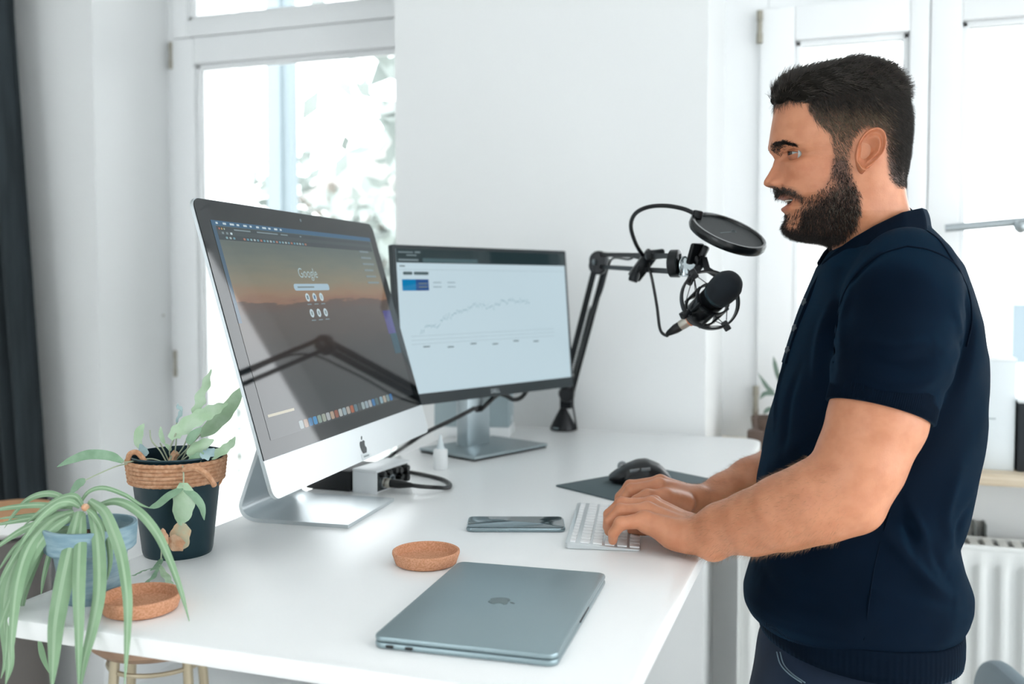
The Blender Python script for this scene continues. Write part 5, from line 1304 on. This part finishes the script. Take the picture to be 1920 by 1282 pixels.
# beard
wb = fm(soft(HP, BEARD, 2)); Pb = HP[HQ].mean(1)
SPARSE = [(1474, 401), (1502, 390), (1504, 412), (1492, 430), (1472, 430)]
wb = wb * (1 - .8 * soft(Pb, SPARSE, 3)) * (1 - .55 * soft(Pb, [(1498, 372), (1560, 330), (1575, 345), (1530, 385), (1503, 400)], 6))
wb = wb * np.interp(Pb[:, 1], [296, 330, 365, 400, 460], [.45, .6, .9, 1.2, 1.2])
P, N, f = sample(HVf, HQ, wb, 13000); N = orient(P, N, np.stack([np.full(len(P), hc[0]), np.zeros(len(P)), P[:, 2]], 1)); pp = Pb[f]
ln = np.interp(pp[:, 1], [296, 330, 370, 400, 440], [.0035, .005, .0065, .0075, .0065]) * rng.uniform(.6, 1.25, len(P))
ln = np.where((pp[:, 0] < 1500) & (pp[:, 1] < 375), .007 * rng.uniform(.7, 1.2, len(P)), ln)
dr = N * .75 + np.array([-.05, 0, -.75]) + rng.normal(0, .33, (len(P), 3)); dr = np.where(((pp[:, 0] < 1500) & (pp[:, 1] < 375))[:, None], N * .4 + np.array([.15, 0, -1.]) + rng.normal(0, .2, (len(P), 3)), dr)
bV, bQ = strands(P, dr, ln, np.array([-.05, 0, -.25]), .00034)
beard = part('beard', bV, bQ, M_beard); beard['kind'] = 'stuff'
g = (pp[:, 0] > 1555) & (pp[:, 1] > 350) & (pp[:, 1] < 430); gi = np.where(g)[0][:260]
gV, gQ = strands(P[gi] + N[gi] * .001, dr[gi], ln[gi] * 1.15, np.array([-.1, 0, -.1]), .0003); gb = part('grey_hairs', gV, gQ, M_grey, beard); gb['kind'] = 'stuff'
# hair volume on top
HF = [(106.5, 1606), (109, 1570), (113, 1552), (119, 1535), (126, 1510), (133, 1485), (140, 1466), (147, 1455), (156, 1448), (166, 1444), (176, 1443), (184, 1445), (192, 1450), (200, 1458), (204, 1464)]
HB = [(106.5, 1610), (109, 1628), (114, 1648), (124, 1662), (138, 1673), (152, 1681), (178, 1692), (204, 1697)]
_up = lambda tab, dx: [(y + 10 * min(1, max(0, (165 - y) / 50)), x + dx * min(1, max(0, (200 - y) / 40))) for y, x in tab]
HF = _up(HF, 6); HB = [(116.5, 1620), (119, 1640), (122, 1655), (128, 1668), (138, 1678), (152, 1686), (178, 1696), (204, 1698)]
HW = [(106.5, .006), (109, .028), (114, .045), (122, .056), (134, .065), (150, .0725), (165, .0785), (180, .0815), (190, .082), (204, .0805)]
HW = _up(HW, 0)
yh = np.concatenate([np.linspace(116.5, 123, 14), np.linspace(123.5, 204, 60)]); NH = 120
t2 = np.linspace(0, 2 * np.pi, NH, endpoint=False); QV = np.zeros((len(yh), NH, 3))
for i, y in enumerate(yh):
    uf = mp(ip(HF, y), y)[0]; ub = mp(ip(HB, y), y)[0]; uc = mp(ip([(106, 1600), (150, 1585), (204, 1598)], y), y)[0]; c, s = np.cos(t2), np.sin(t2)
    e_ = 2.35; cu_, su_ = np.sign(c) * np.abs(c) ** (2 / e_), np.sign(s) * np.abs(s) ** (2 / e_)
    lump = 1 + .02 * np.sin(t2 * 9 + y * .13) + .016 * np.sin(t2 * 17 - y * .21)
    QV[i, :, 0] = uc + np.where(c > 0, uf - uc, uc - ub) * cu_ * lump; QV[i, :, 1] = ip(HW, y) * su_ * lump; QV[i, :, 2] = mp(1580, y)[2]
QVf = QV.reshape(-1, 3); QQ = np.concatenate([np.stack([i * NH + np.arange(NH), (i + 1) * NH + np.arange(NH), (i + 1) * NH + (np.arange(NH) + 1) % NH, i * NH + (np.arange(NH) + 1) % NH], 1) for i in range(len(yh) - 1)])
# below the hairline tuck the shell under the skin
hp2 = px_of(QVf); keep = soft(hp2, [(1430, 60), (1740, 60), (1740, 210), (1600, 208), (1545, 200), (1522, 190), (1500, 189), (1478, 193), (1458, 202), (1430, 202)], 3)
keep = keep * np.where(hp2[:, 0] > 1515, np.clip((203 - np.repeat(yh, NH)) / 26, 0, 1), 1.)
cen = np.stack([np.full(len(QVf), mp(1600, 200)[0]), np.zeros(len(QVf)), QVf[:, 2]], 1)
QVs = cen + (QVf - cen) * (.90 + .10 * keep)[:, None]; QVs = QVs * .985 + np.array([hc[0], 0, hc[2]]) * .015
QQ = np.concatenate([QQ, np.array([[k, (k + 1) % NH, (NH - k - 2) % NH, (NH - k - 1) % NH] for k in range(NH // 2 - 1)])])
hair = part('hair', QVs, QQ, mat('hair_base', '16130F', .85, spec=.15)); hair['kind'] = 'stuff'
hpf = px_of(QVs)[QQ].mean(1)
P, N, f = sample(QVs, QQ, (keep[QQ].mean(1) > .35).astype(float), 16000); N = orient(P, N, np.tile(np.array([hc[0], 0, hc[2]]), (len(P), 1))); pp = hpf[f]
front = np.clip((1560 - pp[:, 0]) / 110, 0, 1)[:, None]
dr = N * .42 + np.array([-.75, 0, .35]) * (1 - front * .6) + front * np.array([.05, 0, .75]) + rng.normal(0, .2, (len(P), 3))
side = (np.abs(P[:, 1]) > .055)[:, None]; dr = np.where(side, N * .3 + np.array([-.8, 0, -.1]) + rng.normal(0, .22, (len(P), 3)), dr)
crown = (np.clip((pp[:, 0] - 1575) / 70, 0, 1) * np.clip((165 - pp[:, 1]) / 25, 0, 1))[:, None]; dr = dr * (1 - crown) + crown * (N * .75 + np.array([-.35, 0, .12]) + rng.normal(0, .25, (len(P), 3)))
ln = np.where(side[:, 0], .016, .021) * rng.uniform(.45, 1.25, len(P)) * np.interp(pp[:, 0], [1570, 1650], [1, .55])
lt = rng.random(len(P)) < .28
for nm, sel, m_ in (('top_strands', ~lt, M_hair), ('light_strands', lt, mat('hair_light', '4D443C', .42))):
    V1, Q1 = strands(P[sel] - N[sel] * .002, dr[sel], ln[sel], np.array([-.25, 0, -.12]), .00042, 3); o_ = part(nm, V1, Q1, m_, hair); o_['kind'] = 'stuff'
tn = rng.choice(len(P), 420, replace=False); tsel = tn[np.abs(P[tn, 1]) < .06]
V1, Q1 = strands(P[tsel] - N[tsel] * .003, dr[tsel] + N[tsel] * .12, rng.uniform(.012, .024, len(tsel)) * np.interp(pp[tsel, 0], [1570, 1650], [1, .6]), np.array([-.2, 0, -.05]), .0011, 3); o_ = part('hair_tufts', V1, Q1, M_hair, hair); o_['kind'] = 'stuff'
# short sides and nape
ws = fm(soft(HP, HAIR, 2)) * (Pb[:, 1] > 165) * np.interp(Pb[:, 1], [165, 230, 300, 350], [1, 1, .8, .6])
P, N, f = sample(HVf, HQ, ws, 22000); N = orient(P, N, np.stack([np.full(len(P), hc[0]), np.zeros(len(P)), P[:, 2]], 1)); pp = Pb[f]
ln = np.interp(pp[:, 1], [165, 200, 240, 290, 350], [.013, .011, .007, .0045, .003]) * rng.uniform(.6, 1.2, len(P)); ln = np.where(pp[:, 0] > 1670, np.maximum(ln, .010) * np.clip((352 - pp[:, 1]) / 70, .3, 1), ln)
dr = N * .5 + np.array([-.55, 0, -.75]) + rng.normal(0, .25, (len(P), 3))
dk_ = (pp[:, 1] + rng.normal(0, 12, len(P)) < 208) | (pp[:, 0] + rng.normal(0, 8, len(P)) > 1665)
for nm, sel, m_ in (('side_strands', dk_, M_hair), ('faded_strands', ~dk_, M_fade)):
    V1, Q1 = strands(P[sel], dr[sel], ln[sel], np.array([-.1, 0, -.25]), .00032); o_ = part(nm, V1, Q1, m_, hair); o_['kind'] = 'stuff'
# eyebrows
for s in (1, -1):
    n_ = 800; t = rng.random(n_); bx_p = np.interp(t, [0, .5, .75, 1], [1452, 1470, 1483, 1500]); by_p = np.interp(t, [0, .5, .75, 1], [286, 275, 271, 278]) + rng.normal(0, 1, n_) * np.interp(t, [0, .5, 1], [3.0, 3.2, 1.2])
    vv = s * np.interp(t, [0, 1], [.010, .047]); tree_ = None
    pts = []
    for a_, b_, c_ in zip(bx_p, by_p, vv):
        row = int(np.argmin(np.abs(ys - b_))); cand = HV[row]; k = np.argmin(np.abs(cand[:, 1] - c_) + (cand[:, 0] < hc[0]) * 1.); pts.append(cand[k])
    pts = np.array(pts); d_ = np.stack([np.full(n_, -.35), s * np.full(n_, .75), np.interp(t, [0, .4, 1], [.75, .35, -.3])], 1) + rng.normal(0, .18, (n_, 3))
    V1, Q1 = strands(pts + np.array([.0006, 0, 0]), d_, np.full(n_, .0075) * rng.uniform(.7, 1.2, n_), np.array([0, 0, -.05]), .00036); o_ = part('eyebrow', V1, Q1, M_beard); o_['kind'] = 'stuff'
# fine hairs on both forearms
fa = (np.abs(BV[:, 0] - 0) < 9) & (BV[:, 0] > mp(1560, 900, .2)[0]) & (BV[:, 0] < mp(1285, 900, .1)[0]) & (BV[:, 2] < mp(1500, 850, .2)[2]) & (np.abs(BV[:, 1]) > .06)
P, N, f = sample(BV, BQ, fa[BQ].mean(1) + 1e-9, 6000); Nv = vnormals(BV, BQ)[BQ[f, 0]]
ok = fa[BQ[f, 0]]; P, Nv = P[ok], Nv[ok]
dr = Nv * .6 + np.array([.75, 0, -.25]) + rng.normal(0, .3, (len(P), 3))
V1, Q1 = strands(P, dr, rng.uniform(.004, .0095, len(P)), np.array([.1, 0, -.2]), .00010); o_ = part('arm_hair', V1, Q1, mat('arm_hair_brown', 'A07B58', .5)); o_['kind'] = 'stuff'
# ---------- polo shirt
M_knit = mat('navy_knit', '020F1E', .85, spec=.07, sheen=.2, noise=(5, '031425', 3), bump=(620, .55, .0012, 'DIAGONAL'))
M_rib = mat('navy_rib', '020E1C', .85, sheen=.18, spec=.07)
TOR = [  # y px, front px, back px, half width
    (418, 1642, 1733, .042), (432, 1612.7, 1745.1, .058), (450, 1581.6, 1760, .084), (470, 1558.6, 1774, .116), (500, 1536, 1789, .155), (540, 1522, 1802, .178), (600, 1497.8, 1821, .186), (660, 1478.7, 1830.8, .188), (720, 1463.5, 1834.7, .186), (780, 1447.3, 1833.5, .182), (840, 1434.2, 1826.4, .178), (900, 1422, 1816.2, .174), (960, 1416.4, 1801.1, .170), (1005, 1415.7, 1787.5, .167), (1050, 1413.9, 1797, .168), (1090, 1402.2, 1810, .172), (1116, 1394.5, 1810.5, .174), (1136, 1396.2, 1804.5, .172), (1152, 1405.8, 1795, .166), (1164, 1420.7, 1781.8, .156), (1172, 1434, 1770, .146)]
tz = np.array([mp(1620, r_[0])[2] for r_ in TOR])[::-1]; tf = np.array([mp(r_[1], r_[0])[0] for r_ in TOR])[::-1]; tb = np.array([mp(r_[2], r_[0])[0] for r_ in TOR])[::-1]; tw = np.array([r_[3] for r_ in TOR])[::-1]
SF = Field((-.27, -.31, tz[0] - .03), (.25, .31, tz[-1] + .03), .0032)
Z = SF.ax[2]; zf, zb, zw = (np.interp(Z, tz, a) for a in (tf, tb, tw))
ext = np.where(Z < tz[0], tz[0] - Z, np.where(Z > tz[-1], Z - tz[-1], 0)).astype(np.float32)
cu2 = ((zf + zb) / 2).astype(np.float32); aa = ((zf - zb) / 2).astype(np.float32); bb2 = zw.astype(np.float32)
X, Y = SF.ax[0][:, None, None], SF.ax[1][None, :, None]
e_ = 2.25
q = (np.abs((X - cu2) / aa) ** e_ + np.abs(Y / bb2) ** e_) ** (1 / e_)
SF.F = ((q - 1) * np.minimum(aa, bb2) + ext * 1.0).astype(np.float32)
def sleeve(side, pts):
    SF.chain([(p[0], p[1], p[2], p[3]) for p in pts], .028)
    return pts
SL = [C(1700, 520, .150, .070), C(1690, 570, .178, .0725), C(1672, 680, .205, .072), C(1650, 770, .220, .0695)]
SR = [C(1700, 520, -.150, .070), C(1690, 570, -.178, .0725), C(1668, 690, -.20, .070), C(1645, 775, -.208, .066)]
ends = []
for S_ in (SL, SR):
    sleeve(1, S_)
    a_, b_ = np.array(S_[-2][:3]), np.array(S_[-1][:3]); d_ = (b_ - a_) / np.linalg.norm(b_ - a_); ends.append((b_, d_, S_[-1][3]))
for b_, d_, r_ in ends:                                   # cut the sleeve off square and hollow its end
    sl, X_, Y_, Z_ = SF.sub(b_ - .16, b_ + .16)
    pl = (X_ - b_[0]) * d_[0] + (Y_ - b_[1]) * d_[1] + (Z_ - b_[2]) * d_[2]
    rad_ = np.sqrt(np.maximum((X_ - b_[0]) ** 2 + (Y_ - b_[1]) ** 2 + (Z_ - b_[2]) ** 2 - pl ** 2, 0))
    near = rad_ - r_ * 1.25
    cut = np.where((near < 0), pl, -1.)
    A = SF.F[sl]
    torso_ = ((np.abs((X_ - cu2[sl[2]]) / aa[sl[2]]) ** e_ + np.abs(Y_ / bb2[sl[2]]) ** e_) ** (1 / e_) - 1) * np.minimum(aa, bb2)[sl[2]]
    B = np.maximum(A, np.where(near < 0, pl, -1.))
    SF.F[sl] = np.minimum(B, np.maximum(torso_, -1)).astype(np.float32) if True else B
SV, SQ = SF.mesh(); del SF
SV = laplace(SV, SQ, 2)
def cast(V, Q):
    return BVHTree.FromPolygons([tuple(v) for v in V], [tuple(q_) for q_ in Q.tolist()])
tree_s = cast(SV, SQ)
def hit(x, y, tree=None, lift=0.):                        # where the pixel's ray meets the cloth, body coordinates
    o = BASIS @ (CAM - PO); d = BASIS @ ray(x, y); h_ = (tree or tree_s).ray_cast(Vector(o), Vector(d))
    if h_[0] is None: return None
    return np.array(h_[0]) + np.array(h_[1]) * lift * (-1 if np.dot(h_[1], d) > 0 else 1)
SN = vnormals(SV, SQ)
if np.mean(((SV - SV.mean(0)) * SN).sum(1)) < 0: SN = -SN
FOLDS = [  # pixel polyline, amplitude (m), width (m)
    ([(1642, 985), (1690, 1030), (1740, 1090), (1790, 1120)], .009, .011), ([(1655, 960), (1715, 1000), (1745, 1040), (1775, 1080)], -.007, .010), ([(1700, 940), (1730, 1010), (1755, 1070)], .008, .009), ([(1690, 930), (1705, 985), (1712, 1050)], -.006, .009),
    ([(1800, 880), (1775, 960), (1785, 1020)], .006, .012), ([(1830, 930), (1800, 990), (1805, 1040)], -.006, .012),
    ([(1600, 1080), (1690, 1130), (1790, 1150)], .005, .014), ([(1430, 1090), (1500, 1140), (1600, 1170)], .005, .014), ([(1420, 1060), (1470, 1120), (1560, 1150)], -.005, .012),
    ([(1610, 690), (1660, 720), (1730, 715), (1780, 690)], .0055, .010), ([(1600, 720), (1650, 745), (1720, 745), (1770, 735)], -.0045, .009), ([(1620, 640), (1680, 655), (1750, 640)], .004, .010), ([(1630, 665), (1690, 685), (1760, 665)], -.004, .009),
    ([(1575, 560), (1560, 620), (1562, 690)], -.008, .010), ([(1592, 545), (1580, 600), (1580, 660)], .005, .009), ([(1555, 575), (1535, 640), (1530, 720)], .005, .012),
    ([(1810, 560), (1822, 620), (1805, 690), (1775, 740)], -.010, .011), ([(1790, 570), (1800, 630), (1785, 690)], .005, .010),
    ([(1660, 468), (1620, 500), (1580, 545)], -.005, .007), ([(1480, 660), (1462, 720), (1450, 800)], .005, .008), ([(1500, 690), (1478, 760), (1470, 850)], -.004, .012),
    ([(1440, 880), (1520, 830), (1600, 900)], .004, .016)]
dsp = np.zeros(len(SV))
for pts, am, wd in FOLDS:
    P3 = []
    for p_ in smooth_path([(x, y, 0) for x, y in pts], 5):
        h_ = hit(p_[0], p_[1])
        if h_ is not None: P3.append(h_)
    if len(P3) < 2: continue
    P3 = np.array(P3); sel = ((SV > P3.min(0) - .04) & (SV < P3.max(0) + .04)).all(1); Vs = SV[sel]; best = np.full(len(Vs), 9.); tt = np.zeros(len(Vs))
    for i in range(len(P3) - 1):
        a_, b_ = P3[i], P3[i + 1]; ba = b_ - a_; t = np.clip(((Vs - a_) @ ba) / max(ba @ ba, 1e-9), 0, 1); d_ = np.linalg.norm(Vs - a_ - t[:, None] * ba, axis=1)
        m = d_ < best; best[m] = d_[m]; tt[m] = (i + t[m]) / (len(P3) - 1)
    dsp[sel] += am * np.exp(-(best / wd) ** 2) * np.sin(np.pi * np.clip(tt, .04, .96)) ** .6
dsp += .0012 * np.sin(SV[:, 2] * 55 + SV[:, 0] * 31) * np.sin(SV[:, 0] * 47 + SV[:, 1] * 38)
SV = SV + SN * dsp[:, None]; SV = laplace(SV, SQ, 1, .4)
shirt = part('polo_shirt', SV, SQ, M_knit)
tree_s = cast(SV, SQ)
# ribbed cuffs
def band(center, axis, ra, length, ribs, amp, flare=0., side=None, n=None):
    n = n or ribs * 4; z_ = np.array(axis) / np.linalg.norm(axis); x_ = np.cross(z_, (0, 0, 1.)); x_ /= np.linalg.norm(x_); y_ = np.cross(z_, x_); V = []; Q = []
    prof = [(-.006, 1), (.0, 0), (.0, .0), (.0012, .0), (.0016, .04), (.0018, .5), (.0016, .96), (.0, 1.0), (-.005, .99), (-.007, .6)]
    for dr_, t in prof:
        for k in range(n):
            a = 2 * math.pi * k / n; r_ = ra + dr_ + (amp * math.cos(ribs * a) if 0 < dr_ else 0)
            V.append(np.array(center) + (x_ * math.cos(a) + y_ * math.sin(a)) * r_ + z_ * (length * t))
    for i in range(len(prof) - 1):
        for k in range(n): Q.append([i * n + k, i * n + (k + 1) % n, (i + 1) * n + (k + 1) % n, (i + 1) * n + k])
    return np.array(V), np.array(Q)
for (b_, d_, r_) in ends:
    V1, Q1 = band(b_ - d_ * .030, d_, r_ + .0005, .033, 150, .0004); o_ = part('sleeve_cuff', V1, Q1, M_rib, shirt)
# hem band: follows the waist ellipse, ribs, a little higher in front
V = []; Q = []; n_ = 440; zt_ = tz[0] + .012
hf_, hb_ = mp(1426, 1166)[0], mp(1792, 1180)[0]; hwid = .168
for dr_, t in ((-.010, 0), (0, .0), (.002, .06), (.0028, .3), (.0028, .7), (.001, .97), (-.004, 1.0), (-.012, .95)):
    for k in range(n_):
        a = 2 * math.pi * k / n_; rib = .0004 * math.cos(k * math.pi / 2) * (dr_ > 0)
        c_, s_ = math.cos(a), math.sin(a); e2 = 2.2; cx_ = math.copysign(abs(c_) ** (2 / e2), c_); sx_ = math.copysign(abs(s_) ** (2 / e2), s_)
        g_ = dr_ + rib; hgt = .050 - .012 * max(c_, 0)
        V.append(((hf_ + hb_) / 2 + ((hf_ - hb_) / 2 + g_) * cx_, (hwid + g_) * sx_, zt_ + .010 - (t * hgt) + .008 * c_))
for i in range(7):
    for k in range(n_): Q.append([i * n_ + k, i * n_ + (k + 1) % n_, (i + 1) * n_ + (k + 1) % n_, (i + 1) * n_ + k])
part('hem_band', np.array(V), np.array(Q), M_rib, shirt)
# collar: folded band, high at the nape, open at the throat
def collar():
    # side-view pixels of the top fold and of the outer lower edge, from nape (0) to throat (1), with half widths
    top = [(0, 1736, 395, 0), (.18, 1727, 392, .036), (.36, 1690, 400, .060), (.55, 1640, 424, .0655), (.72, 1600, 447, .056), (.86, 1566, 471, .038), (1, 1541, 494, .013)]
    bot = [(0, 1747, 429, 0), (.18, 1738, 431, .054), (.36, 1698, 443, .088), (.55, 1645, 468, .099), (.72, 1603, 491, .088), (.86, 1572, 510, .062), (1, 1555, 517, .030)]
    inn = [(0, 1722, 420, 0), (.18, 1712, 420, .032), (.36, 1685, 424, .052), (.55, 1645, 442, .058), (.72, 1606, 462, .050), (.86, 1574, 484, .034), (1, 1548, 504, .010)]
    ts = np.linspace(0, 1, 40)
    def curve(tab, side):
        k = [r_[0] for r_ in tab]; P = []
        for t in ts:
            x, y, w_ = (float(np.interp(t, k, [r_[j] for r_ in tab])) for j in (1, 2, 3))
            v_ = w_ * 1.0; q_ = mp(x, y, 0.); qs = mp(x, y, v_); P.append((qs[0], side * v_, qs[2]))
        return np.array(P)
    V = []; Q = []
    for side in (1, -1):
        A, B, I = curve(top, side), curve(bot, side), curve(inn, side)
        rows_ = []
        for t in np.linspace(0, 1, 5): rows_.append(I + (A - I) * t)
        fold = A + np.array([0, side * .0045, .0015]); rows_.append(fold)
        for t in np.linspace(.08, 1, 9):
            m = fold + (B - fold) * t; m[:, 1] += side * .004 * math.sin(math.pi * t); m[:, 2] += .003 * math.sin(math.pi * t); rows_.append(m)
        lastr = rows_[-1].copy(); lastr[:, 1] -= side * .003; lastr[:, 2] -= .0005; rows_.append(lastr)
        lr2 = fold + (lastr - fold) * .4; lr2[:, 1] -= side * .004; rows_.append(lr2)
        b0_ = len(V); n_ = len(ts)
        for r_ in rows_: V += [tuple(p) for p in r_]
        for i in range(len(rows_) - 1):
            for k in range(n_ - 1):
                q_ = [b0_ + i * n_ + k, b0_ + i * n_ + k + 1, b0_ + (i + 1) * n_ + k + 1, b0_ + (i + 1) * n_ + k]; Q.append(q_)
    return np.array(V), np.array(Q)
V1, Q1 = collar(); col_o = part('collar', V1, Q1, M_rib, shirt)
md = col_o.modifiers.new('thickness', 'SOLIDIFY'); md.thickness = .0018
# placket with buttons, seams lying on the cloth
def strip(pts, hw, lift, name, m_, parent=shirt):
    P3 = [hit(x, y, lift=lift) for x, y, *_ in smooth_path([(x, y, 0) for x, y in pts], 6)]; P3 = [p_ for p_ in P3 if p_ is not None]
    if len(P3) > 2:
        s = tube([tuple(p_) for p_ in smooth_path(P3[::2], 3)], hw, 6); part(name, np.array(s[0]), s[1], m_, parent)
strip([(1700, 462), (1650, 478), (1610, 510), (1582, 552), (1568, 610), (1563, 680)], .0016, 0, 'seam', M_rib)
strip([(1700, 462), (1745, 470), (1790, 495), (1815, 545), (1822, 600), (1812, 650)], .0016, 0, 'seam', M_rib)
strip([(1737, 432), (1762, 452), (1790, 495)], .0018, 0, 'seam', M_rib)
strip([(1668, 960), (1640, 1060), (1620, 1200)], .0013, -.0004, 'seam', M_rib)
V = []; Q = []
pk = [(512, 1532), (540, 1517), (570, 1505), (600, 1493), (640, 1480), (680, 1468)]
for y, x in pk:
    u_ = mp(x, y)[0]; z_ = mp(x, y)[2]
    for v_, du_ in ((-.016, -.006), (-.015, .0012), (.015, .0012), (.016, -.006)): V.append((u_ + du_ - .0012, v_, z_))
for i in range(len(pk) - 1):
    for k in range(3): Q.append([i * 4 + k, i * 4 + k + 1, i * 4 + 5 + k, i * 4 + 4 + k])
part('placket', np.array(V), np.array(Q), M_rib, shirt, smooth=False)
M_btn = mat('button_grey', '39434B', .3)
for y, x in ((566, 1507), (614, 1489), (655, 1476), (505, 1541)):
    b_ = mp(x, y); s = xm(lathe([(1e-5, .0022), (.0035, .0022), (.0045, .003), (.0055, .0022), (.0056, 0)], 20), align((.93, .32, .12), (b_[0] + .0005, .010, b_[2]))); part('button', np.array(s[0]), s[1], M_btn, shirt)
# ---------- jeans
M_jean = mat('denim', '05172A', .85, noise=(4, '0A2540', 4), bump=(900, .4, .0008, 'DIAGONAL'))
JF = Field((-.24, -.24, -.0), (.24, .24, tz[0] + .05), .006)
hipz = tz[0] - .03
def E2(u0, u1, w_, z, k=.02): JF.ell(((u0 + u1) / 2, 0, z), ((u1 - u0) / 2, w_, .12), k)
jf, jb = mp(1405, 1225)[0], mp(1788, 1240)[0]
E2(jb + .012, jf - .012, .148, hipz - .02, .03); E2(jb, jf + .002, .160, hipz - .11, .03)
for s in (-1, 1):
    JF.chain([((jf + jb) / 2, s * .085, hipz - .10, .098), (.0 + (jf + jb) / 2 * .8, s * .095, .50, .072), ((jf + jb) / 2 * .6 - .02, s * .10, .09, .058)], .03)
    JF.chain([((jf + jb) / 2 + .03, s * .085, hipz - .08, .095), ((jf + jb) / 2 + .015, s * .09, .6, .075)], .03)
JV, JQ = JF.mesh(); del JF
JV = laplace(JV, JQ, 3); jeans = part('jeans', JV, JQ, M_jean)
tree_j = cast(JV, JQ)
P3 = [hit(x, y, tree_j, .0005) for x, y in ((1463, 1222), (1470, 1245), (1486, 1263), (1510, 1280))]; P3 = [p_ for p_ in P3 if p_ is not None]
if len(P3) > 2:
    for k_, off_ in ((0, 0), (1, .005)):
        s = tube([tuple(np.array(p_) + np.array([off_, 0, 0])) for p_ in smooth_path(P3, 5)], .0011, 6); part('pocket_stitching', np.array(s[0]), s[1], mat('stitch', '6F8593', .8), jeans)
for s_ in (-1, 1):
    q_ = ((jf + jb) / 2 * .6 - .02, s_ * .10)
    sh = []
    for t in np.linspace(0, 1, 16):
        x = -.09 + .29 * t; hw_ = np.interp(t, [0, .1, .3, .65, .9, 1], [.018, .034, .038, .048, .036, .012]); tp = np.interp(t, [0, .1, .35, .6, .9, 1], [.075, .09, .085, .055, .04, .02])
        sh.append([(q_[0] + x, q_[1] + hw_ * math.copysign(abs(math.cos(a)) ** .7, math.cos(a)), max(.002, tp / 2 + tp / 2 * math.sin(a))) for a in np.linspace(0, 2 * math.pi, 24, endpoint=False)])
    s = stack(sh); part('shoe', np.array(s[0]), s[1], mat('shoe_white', 'D9DADA', .5))
